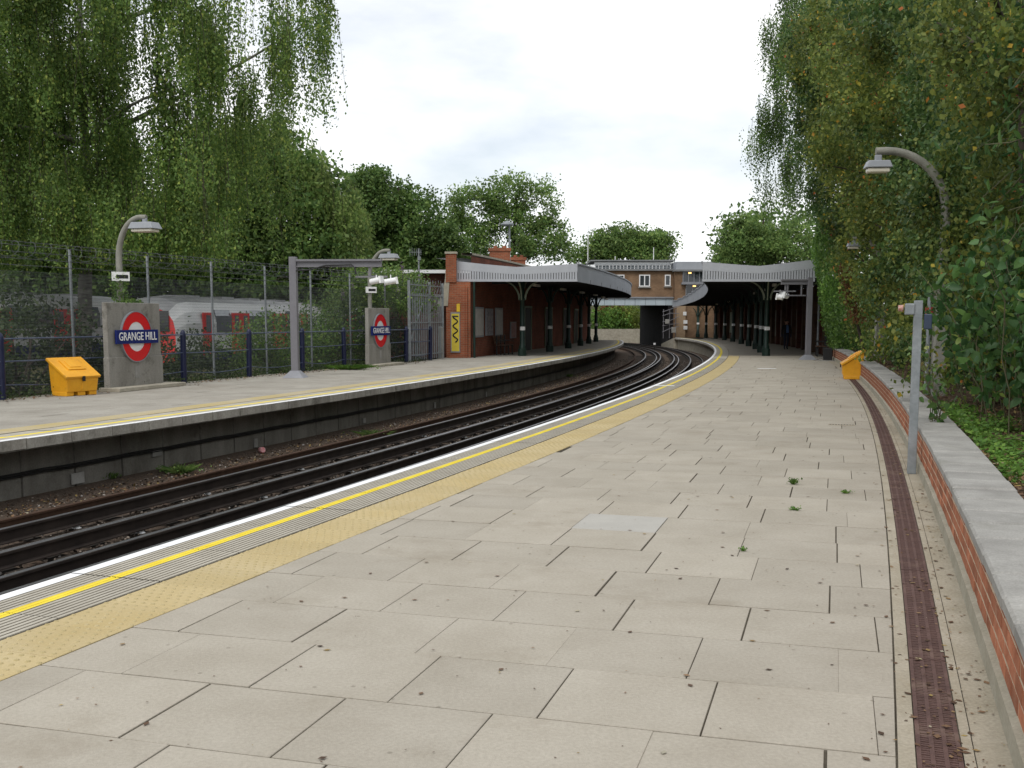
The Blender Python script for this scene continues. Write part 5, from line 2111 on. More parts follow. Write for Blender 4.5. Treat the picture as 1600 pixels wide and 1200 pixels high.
# ================================================================== PERSON WALKING UNDER THE CANOPY
def person(label, loc, rz, Hh):
    t = thing('person', label, 'person', loc, rz)
    k = Hh / 1.75
    V = [(0, 0, .95), (0, 0, 1.15), (0, 0, 1.40), (0, 0, 1.50), (0, .01, 1.58), (0, .015, 1.66), (0, .01, 1.74),
         (.10, 0, .90), (.11, .10, .50), (.11, .02, .09), (.11, .15, .04),
         (-.10, 0, .90), (-.11, -.02, .50), (-.11, -.16, .12), (-.11, -.02, .05),
         (.20, 0, 1.40), (.27, -.04, 1.13), (.29, .06, .90), (.29, .10, .82),
         (-.20, 0, 1.40), (-.27, .02, 1.13), (-.29, -.04, .90), (-.29, -.03, .82)]
    Rr = [.16, .15, .155, .07, .065, .105, .085, .095, .068, .045, .042, .095, .068, .045, .042, .075, .055, .042, .04, .075, .055, .042, .04]
    Ed = [(0, 1), (1, 2), (2, 3), (3, 4), (4, 5), (5, 6), (0, 7), (7, 8), (8, 9), (9, 10), (0, 11), (11, 12), (12, 13), (13, 14), (2, 15), (15, 16), (16, 17), (17, 18), (2, 19), (19, 20), (20, 21), (21, 22)]
    # five short fingers on each hand
    for w, sg in ((18, 1), (22, -1)):
        hx, hy, hz = V[w]
        for q in range(5):
            fx = (q - 2) * .018
            V.append((hx + (.0 if q else -.03 * sg), hy + fx, hz - (.04 if q == 0 else .06)))
            V.append((hx - .005 * sg, hy + fx * 1.15 + .008, hz - (.065 if q == 0 else .105 - abs(q - 2.5) * .008)))
            Rr += [.011, .009]
            Ed += [(w, len(V) - 2), (len(V) - 2, len(V) - 1)]
    me = bpy.data.meshes.new('body')
    me.from_pydata([(a * k, b * k, c * k) for a, b, c in V], Ed, [])
    ob = bpy.data.objects.new('body', me)
    col.objects.link(ob)
    ob.parent = t
    sk = ob.modifiers.new('skin', 'SKIN')
    for i, r in enumerate(Rr):
        me.skin_vertices[0].data[i].radius = (r * k, r * k)
    me.skin_vertices[0].data[0].use_root = True
    ob.modifiers.new('sub', 'SUBSURF').levels = 1
    ob.modifiers['sub'].render_levels = 2
    # clothing colours by height of the body
    mm = bpy.data.materials.new('clothes')
    mm.use_nodes = True
    n, l = mm.node_tree.nodes, mm.node_tree.links
    tc = n.new('ShaderNodeTexCoord')
    sx = n.new('ShaderNodeSeparateXYZ')
    l.new(tc.outputs['Object'], sx.inputs[0])
    rp = n.new('ShaderNodeValToRGB')
    rp.color_ramp.interpolation = 'CONSTANT'
    e = rp.color_ramp.elements
    for pos, c in ((0, (.02, .02, .02)), (.085, (.02, .025, .045)), (.93, (.012, .012, .014)), (1.485, (.42, .24, .17)), (1.69, (.05, .035, .025))):
        if pos == 0:
            e[0].color = (*c, 1)
        else:
            x = e.new(pos * k / 2)
            x.color = (*c, 1)
    e.remove(e[-1]) if e[-1].position >= .999 else None
    dv = n.new('ShaderNodeMath')
    dv.operation = 'MULTIPLY'
    dv.inputs[1].default_value = .5
    l.new(sx.outputs['Z'], dv.inputs[0])
    l.new(dv.outputs[0], rp.inputs['Fac'])
    l.new(rp.outputs[0], n['Principled BSDF'].inputs['Base Color'])
    n['Principled BSDF'].inputs['Roughness'].default_value = .85
    me.materials.append(mm)
    m = MB()
    m.add([(-.07 * k, .158 * k, 1.38 * k), (.07 * k, .158 * k, 1.38 * k), (.085 * k, .172 * k, 1.0 * k), (-.085 * k, .172 * k, 1.0 * k), (-.05 * k, .11 * k, 1.47 * k), (.05 * k, .11 * k, 1.47 * k)], [(3, 2, 1, 0), (0, 1, 5, 4)])
    m.build('shirt', mat('shirt_blue', (0.10, 0.17, 0.33), rough=.9), t)
    m = MB()
    m.lathe([(.112 * k, 1.655 * k), (.112 * k, 1.70 * k), (.085 * k, 1.76 * k), (.03 * k, 1.79 * k)], c=(0, -.012 * k, 0), sides=12)
    m.build('hair', mat('hair_dark', (0.03, 0.022, 0.018), rough=.9), t)
    m = MB()
    m.box((0, .115 * k, 1.635 * k), (.025, .04, .045))
    for s_ in (-1, 1):
        m.box((s_ * .108 * k, .01, 1.64 * k), (.02, .04, .06))
    m.build('nose_and_ears', mat('skin', (.42, .24, .17), rough=.7), t)
    m = MB()
    for s_ in (-1, 1):
        m.lathe([(.004, -.012), (.013, 0), (.004, .012)], c=(s_ * .038 * k, .106 * k, 1.655 * k), sides=8)
    m.box((0, .102 * k, 1.59 * k), (.05, .012, .01))
    m.build('eyes_and_mouth', M_BLACK, t)
    return t
x, y = P(1228, 546.5)
person('person in black jacket, blue shirt and dark trousers walking under the canopy', (x, y, 0), math.pi + R(6), 1.58)

# litter by the far track: small red and white can
x, y = P(407, 708, BED + .06)
m = MB()
m.lathe([(.05, 0), (.06, .02), (.06, .13), (.045, .15)], sides=10)
o = m.build('drinks_can', mat('can_red', (0.6, 0.06, 0.07), (0.75, 0.6, 0.6), scale=25, rough=.3), loc=(x, y, BED + .12))
o.rotation_euler = (R(85), 0, .6)
tag(o, 'crushed red and white drinks can lying on the ballast below the platform', 'can')

# ================================================================== VEGETATION
def leaf_object(name, C, S, mt, parent, seed, droop=0.0, aspect=0.62, shape='diamond', flat=0.0):
    """one mesh of many leaf faces; C centres, S lengths"""
    rg = np.random.default_rng(seed)
    N = len(C)
    C = np.asarray(C, float)
    S = np.asarray(S, float)
    a = rg.normal(size=(N, 3))
    a[:, 2] -= droop * 2.2
    a[:, 2] *= (1 - flat)
    a /= np.linalg.norm(a, axis=1)[:, None]
    r = rg.normal(size=(N, 3))
    r[:, 2] *= (1 - flat)
    b = np.cross(a, r)
    if flat:
        up = np.zeros((N, 3))
        up[:, 2] = 1
        b = np.cross(up + r * (1 - flat) * .6, a)
    b /= (np.linalg.norm(b, axis=1)[:, None] + 1e-9)
    L = S[:, None] * .5
    if shape == 'diamond':
        V = np.stack([C - a * L, C + b * L * aspect, C + a * L, C - b * L * aspect], 1)
        k = 4
        loops = np.arange(N * 4)
        starts = np.arange(0, N * 4, 4)
    else:                                   # folded broad leaf: six outline points about a midrib
        nrm = np.cross(a, b)
        fold = nrm * L * .22
        V = np.stack([C - a * L, C - a * L * .45 + b * L * aspect * .95 + fold, C + a * L * .35 + b * L * aspect * .75 + fold, C + a * L * 1.1,
                      C + a * L * .35 - b * L * aspect * .75 + fold, C - a * L * .45 - b * L * aspect * .95 + fold], 1)
        k = 6
        base = (np.arange(N) * 6)[:, None]
        loops = (base + np.array([0, 1, 2, 3, 0, 3, 4, 5])[None]).reshape(-1)
        starts = np.arange(0, N * 8, 4)
    me = bpy.data.meshes.new(name)
    me.vertices.add(N * k)
    me.vertices.foreach_set('co', V.reshape(-1).astype(np.float32))
    me.loops.add(len(loops))
    me.loops.foreach_set('vertex_index', loops.astype(np.int32))
    me.polygons.add(len(starts))
    me.polygons.foreach_set('loop_start', starts.astype(np.int32))
    me.materials.append(mt)
    me.update(calc_edges=True)
    o = bpy.data.objects.new(name, me)
    col.objects.link(o)
    if parent is not None:
        o.parent = parent
        o.matrix_parent_inverse = wmat(parent).inverted()
    return o

LM_BIRCH = leaf_mat('leaf_birch', [(0, (0.077, 0.139, 0.035)), (.5, (0.133, 0.219, 0.053)), (.9, (0.218, 0.304, 0.072)), (1, (0.398, 0.447, 0.099))], trans=.35)
LM_BIRCH2 = leaf_mat('leaf_birch_light', [(0, (0.104, 0.172, 0.043)), (.5, (0.169, 0.253, 0.065)), (1, (0.295, 0.365, 0.111))], trans=.35)
LM_DARK = leaf_mat('leaf_dark', [(0, (0.058, 0.113, 0.031)), (.5, (0.094, 0.165, 0.043)), (1, (0.172, 0.248, 0.065))], trans=.3)
LM_MID = leaf_mat('leaf_mid', [(0, (0.082, 0.151, 0.043)), (.5, (0.137, 0.222, 0.063)), (1, (0.234, 0.318, 0.090))], trans=.3)
LM_IVY = leaf_mat('leaf_ivy', [(0, (0.041, 0.094, 0.029)), (.55, (0.079, 0.144, 0.039)), (.9, (0.146, 0.222, 0.063)), (1, (0.274, 0.299, 0.090))], trans=.25, rough=.42, spec=.35)
LM_HAW = leaf_mat('leaf_hawthorn', [(0, (0.067, 0.109, 0.029)), (.5, (0.129, 0.173, 0.039)), (.96, (0.224, 0.252, 0.057)), (.985, (0.506, 0.386, 0.053)), (1, (0.506, 0.136, 0.045))], trans=.3)
LM_SHADE = leaf_mat('leaf_shade', [(0, (0.022, 0.038, 0.014)), (.6, (0.036, 0.058, 0.02)), (1, (0.065, 0.09, 0.03))], trans=.2)  # darker copy of leaf_dark, shade behind the fence put into the colour
LM_BRAMBLE = leaf_mat('leaf_bramble', [(0, (0.032, 0.078, 0.026)), (.5, (0.055, 0.125, 0.036)), (.9, (0.095, 0.180, 0.046)), (1, (0.19, 0.24, 0.05))], trans=.3, rough=.45, spec=.3)
LM_HEDGE = leaf_mat('leaf_hedge', [(0, (0.075, 0.16, 0.035)), (.5, (0.13, 0.25, 0.05)), (1, (0.22, 0.36, 0.075))], trans=.3, rough=.4, spec=.35)
LM_COVER = leaf_mat('leaf_ground', [(0, (0.06, 0.13, 0.024)), (.6, (0.10, 0.20, 0.034)), (1, (0.17, 0.28, 0.05))], trans=.3)
LM_LITTER = leaf_mat('leaf_litter', [(0, (0.055, 0.03, 0.016)), (.45, (0.115, 0.062, 0.034)), (.8, (0.20, 0.12, 0.065)), (.93, (0.30, 0.22, 0.07)), (1, (0.36, 0.34, 0.27))], trans=.05)
LM_BERRY = leaf_mat('berry', [(0, (0.30, 0.03, 0.015)), (1, (0.45, 0.07, 0.03))], trans=0, rough=.4)

def limb(m, a, b, r0, r1, rg, bend=.12, n=5, sides=6):
    a, b = Vector(a), Vector(b)
    L = (b - a).length
    off = Vector((rg.normal(), rg.normal(), abs(rg.normal()) * .6)) * L * bend
    pts, rad = [], []
    for i in range(n + 1):
        t = i / n
        p = a.lerp(b, t) + off * (4 * t * (1 - t)) * .5
        pts.append(p)
        rad.append(r0 + (r1 - r0) * t)
    m.tube(pts, rad, sides, cap=False)
    return pts

def tree(name, label, base, height, blobs, n_clump, per, rc, leaf, lm, seed, group=None, bark=None, trunk_r=.22, droop=.15, stretch=.75, fork=.35, inner=.35):
    """trunk with limbs to clumps of leaves; blobs = crown ellipsoids (centre, radii, weight)"""
    rg = np.random.default_rng(seed)
    t = thing(name, label, 'tree', base, 0, group)
    bark = bark or M_BARK
    w = np.array([b[2] for b in blobs], float)
    w /= w.sum()
    cl = []
    for i in range(n_clump):
        c, r, _ = blobs[rg.choice(len(blobs), p=w)]
        d = rg.normal(size=3)
        d /= np.linalg.norm(d)
        q = (inner + (1 - inner) * rg.random() ** .6)
        cl.append(np.array(c) + d * np.array(r) * q)
    cl = np.array(cl)
    m = MB()
    top = Vector((base[0] + rg.normal() * .3, base[1] + rg.normal() * .3, base[2] + height))
    tp = limb(m, base, top, trunk_r, trunk_r * .25, rg, .04, 8, 8)
    lim = []
    for i in range(9):
        f = fork + (1 - fork) * i / 9
        k = min(int(f * 8), 7)
        c = cl[rg.integers(len(cl))]
        b = Vector(tuple(c)) * .8 + tp[k] * .2
        pts = limb(m, tp[k], b, trunk_r * .42 * (1 - .5 * f), .03, rg, .15, 5, 6)
        lim += pts[1:]
    la = np.array([tuple(p) for p in lim])
    for c in cl[::3]:
        j = np.argmin(((la - c) ** 2).sum(1))
        limb(m, tuple(la[j]), tuple(c), .028, .008, rg, .15, 3, 4)
    m.build('trunk', bark, t, world=True)
    N = n_clump * per
    C = np.repeat(cl, per, 0) + np.clip(rg.normal(size=(N, 3)), -1.7, 1.7) * np.array([rc, rc, rc * stretch]) * rg.uniform(.55, 1.35, (n_clump, 1)).repeat(per, 0)
    S = leaf * rg.uniform(.65, 1.35, N)
    leaf_object('crown', C, S, lm, t, seed + 1, droop=droop)
    return t

def weeping(name, label, base, height, starts_fn, n_strand, leaf, lm, seed, group=None, trunk_r=.3, step=.085, limbs=()):
    """birch: leafy strings hang from arching limbs"""
    rg = np.random.default_rng(seed)
    t = thing(name, label, 'tree', base, 0, group)
    m = MB()
    top = (base[0] + .4, base[1], base[2] + height)
    tp = limb(m, base, top, trunk_r, .06, rg, .03, 8, 8)
    for (f, b) in limbs:
        limb(m, tp[min(int(f * 8), 7)], b, trunk_r * .35, .02, rg, .12, 7, 6)
    C = []
    tw = MB()
    for i in range(n_strand):
        (x, y, z), ln = starts_fn(rg)
        n = int(ln / step)
        sway = rg.normal(size=2) * .06
        zz = np.arange(n) * step
        px_ = x + sway[0] * zz + rg.normal(size=n) * (.05 + .05 * rg.random())
        py_ = y + sway[1] * zz + rg.normal(size=n) * .07
        C.append(np.stack([px_, py_, z - zz + rg.normal(size=n) * .04], 1))
        if i % 6 == 0:
            tw.tube([(x, y, z + .1), (x + sway[0] * ln / 2, y + sway[1] * ln / 2, z - ln / 2), (x + sway[0] * ln, y + sway[1] * ln, z - ln * .92)], [.012, .008, .004], 3, cap=False)
    m.build('trunk', M_BIRCHBARK, t, world=True)
    tw.build('twigs', M_BARK, t, world=True, kind='stuff')
    C = np.concatenate(C)
    leaf_object('crown', C, leaf * rg.uniform(.42, 1.5, len(C)), lm, t, seed + 1, droop=.7, aspect=.66)
    return t

# --- big weeping birch on the left
def st_left(rg):
    # hangs in tiers: pick a tier centre, then a string in it
    while True:
        k = rg.integers(len(T_L))
        c, r = T_L[k]
        x, y = c[0] + rg.normal() * r * .55, c[1] + rg.normal() * r * .75
        z = c[2] + rg.normal() * .5 - .12 * ((x - c[0]) / r) ** 2
        ln = rg.uniform(1.2, 3.3)
        if x > -10:
            ln = rg.uniform(.8, 4.4)
            if rg.random() < .66:
                continue
        if x > -8.0 and z - ln < 8.8:
            continue
        if z - ln < 3.2:
            ln = z - 3.2 - rg.random() * .7
        if ln > .4:
            return (x, y, z), ln
rgl = np.random.default_rng(71)
T_L = []
for i in range(150):
    x = rgl.uniform(-22.5, -9.4)
    z = rgl.uniform(4.8, 15.5)
    if x > -15.5 and z > 8.8 and rgl.random() < .35:
        continue
    T_L.append(((x, rgl.uniform(36.5, 47), z), rgl.uniform(.5, 1.15)))
for i in range(13):                       # thinner sprays reaching out to the right, high up
    x = rgl.uniform(-9.8, -6.3)
    T_L.append(((x, rgl.uniform(40, 44), rgl.uniform(12.0, 15.5)), rgl.uniform(.3, .6)))
lbs = [(.5, (-26, 42, 9.5)), (.55, (-12, 41, 10.2)), (.62, (-7.6, 42, 12.6)), (.7, (-20, 39, 13)), (.45, (-22, 38, 7.4)), (.4, (-12.5, 43, 7.0)), (.8, (-9, 43, 14.8)), (.7, (-28, 44, 13))]
weeping('weeping_birch', 'huge weeping birch with long hanging leafy strings behind the mesh fence', (-17.5, 44.5, -.15), 17, st_left, 10500, .105, LM_BIRCH, 21, 'weeping birches', .34, .06, lbs)

# --- paler birch to its right
def st_l2(rg):
    while True:
        x, y = rg.uniform(-15.5, -7.6), rg.uniform(55, 61)
        zt_ = 12.3 - 1.05 * abs(x + 13.2) ** 1.1 * (.72 if x > -13.2 else .3) + .55 * math.sin(x * 3.1 + y) + .45 * math.sin(x * 6.3 + y * 2.1)
        z = rg.uniform(3.0, max(3.6, zt_))
        if rg.random() < .55:
            z = zt_ - rg.random() ** 2 * 2.2
        ln = rg.uniform(.7, 2.2)
        if z - ln > 1.0:
            return (x, y, z), ln
weeping('pale_birch', 'paler feathery birch standing between the huge weeping birch and dark trees', (-12.4, 58.5, -.15), 12, st_l2, 3000, .16, LM_BIRCH2, 31, 'weeping birches', .2, .10, [(.5, (-9.5, 57, 7)), (.6, (-14, 57, 10))])

# --- broadleaf trees in the distance
def B(px_, py_, Y, rx, rz, w=1.0, ry=None):
    x, z = at(px_, py_, Y)
    s = Y / F_PX
    return ((x, Y, z), (rx * s, (ry if ry else rx * s), rz * s), w)
Y = 66
tree('dark_maple', 'dark dense broadleaf tree standing to the left of the brick building', (at(620, 480, Y)[0], Y, -.15), 9.5,
     [B(590, 330, Y, 55, 62, 1.2), B(560, 385, Y, 60, 45, .9), B(650, 360, Y, 55, 58, 1.1), B(690, 395, Y, 40, 40, .7), B(620, 420, Y, 75, 35, .9), B(575, 292, Y, 24, 24, .3)], 520, 95, .42, .21, LM_DARK, 41, 'trees beyond the station', trunk_r=.3)
Y = 82
tree('open_maple', 'tall open-crowned tree with sky showing through behind the chimneys', (at(800, 480, Y)[0], Y, -.15), 11,
     [B(745, 330, Y, 48, 45, 1), B(790, 305, Y, 45, 32, .75), B(838, 325, Y, 38, 42, .8), B(720, 375, Y, 45, 40, 1), B(845, 375, Y, 46, 34, .9), B(790, 380, Y, 60, 30, .6)], 300, 80, .42, .21, LM_MID, 51, 'trees beyond the station', trunk_r=.26, inner=.55)
Y = 140
tree('far_oak', 'rounded green tree rising behind the station hall on the bridge', (at(985, 480, Y)[0], Y, -1), 12,
     [B(950, 385, Y, 30, 26, 1), B(985, 378, Y, 34, 24, 1), B(1022, 388, Y, 30, 26, 1), B(905, 402, Y, 18, 14, .35), B(985, 405, Y, 60, 18, .8)], 220, 110, .65, .34, LM_MID, 61, 'trees beyond the station', trunk_r=.4, inner=.3)
Y = 92
tree('far_lime', 'light green tree rising behind the roof of the canopy beside the hedge', (at(1190, 480, Y)[0], Y, 2), 8,
     [B(1158, 378, Y, 32, 44, 1), B(1190, 380, Y, 40, 50, 1), B(1235, 385, Y, 45, 40, 1), B(1140, 400, Y, 22, 18, .4)], 260, 100, .42, .22, LM_MID, 67, 'trees beyond the station', trunk_r=.25, inner=.3)
# woodland that closes the view far to the left and right
rg = np.random.default_rng(77)
N = 26000
C = np.stack([rg.uniform(-75, -4, N), rg.uniform(86, 100, N), np.zeros(N)], 1)
hgt = 7 + 2.5 * np.sin(C[:, 0] * .35) + 1.5 * np.sin(C[:, 0] * .9 + 1)
C[:, 2] = hgt * rg.random(N) ** .8
o = leaf_object('woodland', C, .5 * rg.uniform(.6, 1.4, N), LM_DARK, None, 78)
o['kind'] = 'stuff'
o['label'] = 'far belt of dark woodland beyond the depot'
o['category'] = 'woodland'
N = 16000
C = np.stack([rg.uniform(20, 70, N), rg.uniform(95, 118, N), np.zeros(N)], 1)
C[:, 2] = 2 + 10 * rg.random(N) ** .8
o = leaf_object('woodland', C, .5 * rg.uniform(.6, 1.4, N), LM_DARK, None, 79)
o['kind'] = 'stuff'
o['label'] = 'far belt of woodland above the platform bank'
o['category'] = 'woodland'
# scrubby hillside seen under the bridge
hill = MB()
n = 14
for i in range(n):
    for j in range(6):
        x = -6 + 30 * i / (n - 1)
        y = 124 + 7 * j
        hill.v.append((x, y, -.9 + j * 1.15 + .4 * math.sin(i * 1.7 + j)))
for i in range(n - 1):
    for j in range(5):
        hill.f.append([i * 6 + j, (i + 1) * 6 + j, (i + 1) * 6 + j + 1, i * 6 + j + 1])
        hill.m.append(0)
        hill.s.append(True)
struct(hill.build('cutting_slope', M_GRASSGROUND))
LM_RUST = leaf_mat('leaf_rusty', [(0, (0.10, 0.05, 0.02)), (1, (0.20, 0.10, 0.04))], trans=.3)
LM_YEL = leaf_mat('leaf_yellowgreen', [(0, (0.10, 0.14, 0.02)), (1, (0.20, 0.24, 0.05))], trans=.3)
for (px_, py_, Y, r_, lm_, lab) in ((950, 505, 126, 1.9, LM_COVER, 'bright green bush on the slope beyond the bridge'), (957, 492, 130, 1.3, LM_RUST, 'rusty brown bush on the slope beyond the bridge'),
                                  (975, 500, 127, 1.7, LM_YEL, 'yellow-green bush on the slope beyond the bridge'), (968, 484, 134, 2.2, LM_MID, 'dark green bush at the top of the slope beyond the bridge')):
    x, z = at(px_, py_, Y)
    b_ = thing('bush', lab, 'bush', (x, Y, z - r_), 0, 'bushes beyond the bridge')
    rg = np.random.default_rng(int(px_))
    N = 2600
    d = rg.normal(size=(N, 3))
    d /= np.linalg.norm(d, axis=1)[:, None]
    C = np.array((x, Y, z)) + d * (rg.random(N) ** .4)[:, None] * np.array((r_ * 1.5, r_, r_)) + rg.normal(size=(N, 3)) * .15
    leaf_object('foliage', C, .28 * rg.uniform(.6, 1.4, N), lm_, b_, int(px_) + 1)
    m = MB()
    for q in range(5):
        limb(m, (x, Y, z - r_), tuple(C[rg.integers(N)]), .05, .015, rg, .1, 3, 5)
    m.build('stem', M_BARK, b_, world=True)
m = MB()
a, b = at(925, 515, 122), at(992, 515, 122)
m.box(((a[0] + b[0]) / 2, 121.5, (at(950, 514, 121.5)[1] + BED) / 2), (b[0] - a[0] + 4, .2, at(950, 514, 121.5)[1] - BED))
o = m.build('trackside_wall', M_CONC)
tag(o, 'low grey concrete wall beside the tracks beyond the bridge', 'wall')

# --- right side: birch over the canopy
T_R = []
rgr = np.random.default_rng(91)
for i in range(60):
    z = rgr.uniform(7.6, 18.5)
    xl_ = float(np.interp(z, [6, 8, 10, 12, 14, 16, 19], [12.4, 12.1, 12.2, 12.3, 12.4, 12.7, 13.4]))
    T_R.append(((xl_ + rgr.random() ** 1.3 * 6, rgr.uniform(49, 57), z), rgr.uniform(.3, .75)))
def st_r(rg):
    while True:
        c, r = T_R[rg.integers(len(T_R))]
        x, y, z = c[0] + np.clip(rg.normal(), -1.5, 2) * r * .6, c[1] + rg.normal() * r, c[2] + rg.normal() * .35
        ln = rg.uniform(.8, 2.4)
        if z - ln > 5.0 + rg.random():
            return (x, y, z), ln
weeping('drooping_birch', 'dark birch with drooping sprays hanging over the canopy roof beside the hedge', (18.8, 54, 1), 18, st_r, 3600, .10, LM_DARK, 92, 'weeping birches', .26, .07, [(.5, (13.2, 52, 9.3)), (.6, (13.0, 53, 12)), (.75, (13.2, 52, 15.4)), (.4, (14.5, 51, 8))])

# --- wall of ivy-hung trees along the bank
def bank_pt(Y, d):
    s = LW.sY(min(Y, 45.5))
    x, y = LW.pt(s)
    h = LW.hd(s)
    return x + math.cos(h) * d + math.sin(h) * max(0, Y - 45.5), y - math.sin(h) * d + math.cos(h) * max(0, Y - 45.5)

def bank_tree(name, label, Yc, half, d_of_z, zlo, zhi, n_clump, per, rc, leaf, lm, seed, thick=1.7, group='ivy-hung trees on the bank', droop=.4, berries=0, trunk_d=2.4):
    rg = np.random.default_rng(seed)
    bx_, by_ = bank_pt(Yc, trunk_d)
    bz = bank_z(trunk_d) - .1
    t = thing(name, label, 'tree', (bx_, by_, bz), 0, group)
    zs = [a for a, b in d_of_z]
    dd = [b for a, b in d_of_z]
    cl = []
    for i in range(n_clump):
        z = zlo + (zhi - zlo) * rg.random()
        Y = Yc + rg.uniform(-half, half)
        d = float(np.interp(z, zs, dd)) + thick * rg.random() ** 1.8 + .45 * math.sin(Y * 1.9 + z * .8) + .38 * math.sin(z * 2.3 + Y)
        nv = math.sin(Y * 1.3 + z * .9) + math.sin(Y * .7 - z * 1.7 + 1) + math.sin(z * 2.9 + Y * 2.3)
        d -= .28 * max(nv, 0)
        if nv < -.7 and rg.random() < .88:
            d += 1.1 + .5 * rg.random()
        x, y = bank_pt(Y, d)
        cl.append((x, y, z))
    cl = np.array(cl)
    m = MB()
    tp = limb(m, (bx_, by_, bz), (bx_ + rg.normal() * .4, by_, zhi), .22, .06, rg, .05, 8, 8)
    for i in range(14):
        c = cl[rg.integers(n_clump)]
        k = int(np.clip((c[2] - bz) / (zhi - bz) * 8 - 1, 0, 7))
        limb(m, tp[k], tuple(c), .07, .012, rg, .12, 5, 5)
    m.build('trunk', M_BARK, t, world=True)
    N = n_clump * per
    C = np.repeat(cl, per, 0) + np.clip(rg.normal(size=(N, 3)), -1.8, 1.8) * np.array([rc, rc, rc * 1.15]) * rg.uniform(.5, 1.4, (n_clump, 1)).repeat(per, 0)
    keep = C[:, 2] > .55
    C = C[keep]
    leaf_object('crown', C, leaf * rg.uniform(.6, 1.35, len(C)), lm, t, seed + 1, droop=droop, aspect=.72)
    if berries:
        Bc = cl[rg.integers(0, n_clump, berries)].repeat(7, 0) + rg.normal(size=(berries * 7, 3)) * .16
        Bc = Bc[(Bc[:, 2] > 4)]
        for i in range(len(Bc)):
            pass
        ob = blob_cloud('berries', Bc - np.array((bx_, by_, bz)) * 0, np.full(len(Bc), .022), LM_BERRY, seed + 2, None)
        ob.parent = t
        ob.matrix_parent_inverse = wmat(t).inverted()
    return t

prof_far = [(.5, 1.2), (2.0, .75), (4, .25), (6, -.35), (8, -.9), (10, -1.2), (14, -.8)]
prof_mid = [(.5, 1.15), (2.0, 1.05), (4, .95), (5.2, .8), (6.5, .2), (8, -.1), (12, .1)]
prof_near = [(.5, 1.1), (2, 1.1), (4, 1.15), (6, .8), (9, .6)]
bank_tree('ivy_tree', 'ivy-hung tree leaning over the platform next to the canopy end', 41.0, 3.8, prof_far, 4.3, 12.5, 360, 120, .23, .115, LM_IVY, 101)
bank_tree('ivy_tree', 'dark ivy-hung tree above the half hidden lamp behind the yellow grit bin', 34.5, 4.0, prof_far, .7, 12, 430, 110, .22, .11, LM_HAW, 103, berries=60)
bank_tree('hawthorn_tree', 'hawthorn with red berries arching above the swan-neck lamp', 27.5, 4.2, [(.5, 1.0), (2, .9), (4, .6), (6, .1), (8, -.3), (12, -.2)], .7, 10, 440, 120, .20, .10, LM_HAW, 105, berries=110)
bank_tree('ivy_tree', 'ivy-clad tree directly behind the swan-neck lamp with bare concrete post', 21.0, 3.8, prof_mid, .7, 8.2, 420, 125, .17, .088, LM_IVY, 107)
bank_tree('hawthorn_tree', 'hawthorn with yellowing leaves beside the brambles', 15.5, 3.2, prof_near, .8, 6.8, 360, 120, .17, .075, LM_HAW, 109, trunk_d=2.0, berries=30)
# closing mass further up the bank so no sky shows between the trunks
rg = np.random.default_rng(113)
N = 34000
C = []
for i in range(N):
    Y = rg.uniform(8, 50)
    d = rg.uniform(2.2, 5.0)
    x, y = bank_pt(Y, d)
    C.append((x, y, bank_z(d) + (1 + 12 * Y / 50 * 1.1) * rg.random()))
o = leaf_object('undergrowth', np.array(C), .24 * rg.uniform(.6, 1.3, N), LM_IVY, None, 114, droop=.3)
o['kind'] = 'stuff'
o['label'] = 'deep shaded undergrowth filling the bank behind the trees'
o['category'] = 'undergrowth'

# --- clipped-looking ivy hedge by the canopy end
rg = np.random.default_rng(121)
hx, hy = bank_pt(43.6, .5)
hedge = thing('ivy_hedge', 'bright green ivy hedge hugging the end of the canopy and brick wall', 'hedge', (hx, hy, .4))
C = []
while len(C) < 22000:
    Y = rg.uniform(40.0, 47.2)
    z = rg.uniform(.45, 5.6)
    e = float(np.interp(z, [.45, 1.2, 3, 4.5, 5.2], [.35, .05, -.25, -.55, -.4])) + float(np.interp(Y, [40, 42, 47.2], [.55, -.32, -.2]))
    d = e + rg.random() ** 2 * 1.3 + .12 * math.sin(z * 3.1 + Y * 2) + rg.normal() * .05
    x, y = bank_pt(Y, d)
    if Y > 45.9 and z < 3.4 and x < xr2 + .25:
        continue
    C.append((x, y, z))
leaf_object('foliage', np.array(C), .105 * rg.uniform(.6, 1.3, len(C)), LM_HEDGE, hedge, 122, droop=.5, aspect=.75)
m = MB()
for i in range(9):
    a = C[rg.integers(len(C))]
    x, y = bank_pt(41 + i * .6, .8)
    limb(m, (x, y, .4), a, .05, .012, rg, .1, 4, 5)
m.build('stem', M_BARK, hedge, world=True)

# --- brambles and the broad-leaved branch close to the camera
def near_plant(name, label, cat, base, stems, leaf, lm, seed, nl, aspect=.72, spread=.12, stem_r=.008):
    rg = np.random.default_rng(seed)
    t = thing(name, label, cat, base)
    m = MB()
    C = []
    for (a, b, sag) in stems:
        a, b = np.array(a), np.array(b)
        pts = []
        for i in range(9):
            q = i / 8
            p = a + (b - a) * q + np.array((0, 0, sag * 4 * q * (1 - q)))
            p = p + rg.normal(size=3) * .03
            pts.append(tuple(p))
        m.tube(pts, [stem_r * (1 - .07 * i) for i in range(9)], 5, cap=False)
        for i in range(nl):
            q = rg.uniform(.12, 1.02)
            k = min(int(q * 8), 7)
            p = np.array(pts[k]) + (np.array(pts[k + 1]) - np.array(pts[k])) * (q * 8 - k)
            C.append(p + rg.normal(size=3) * spread)
    m.build('stem', mat('green_stem', (0.08, 0.09, 0.04), (0.12, 0.10, 0.06), scale=5, rough=.8), t, world=True)
    C = np.array(C)
    leaf_object('leaves', C, leaf * rg.uniform(.5, 1.25, len(C)), lm, t, seed + 1, droop=.35, aspect=aspect, shape='broad')
    return t
rg = np.random.default_rng(131)
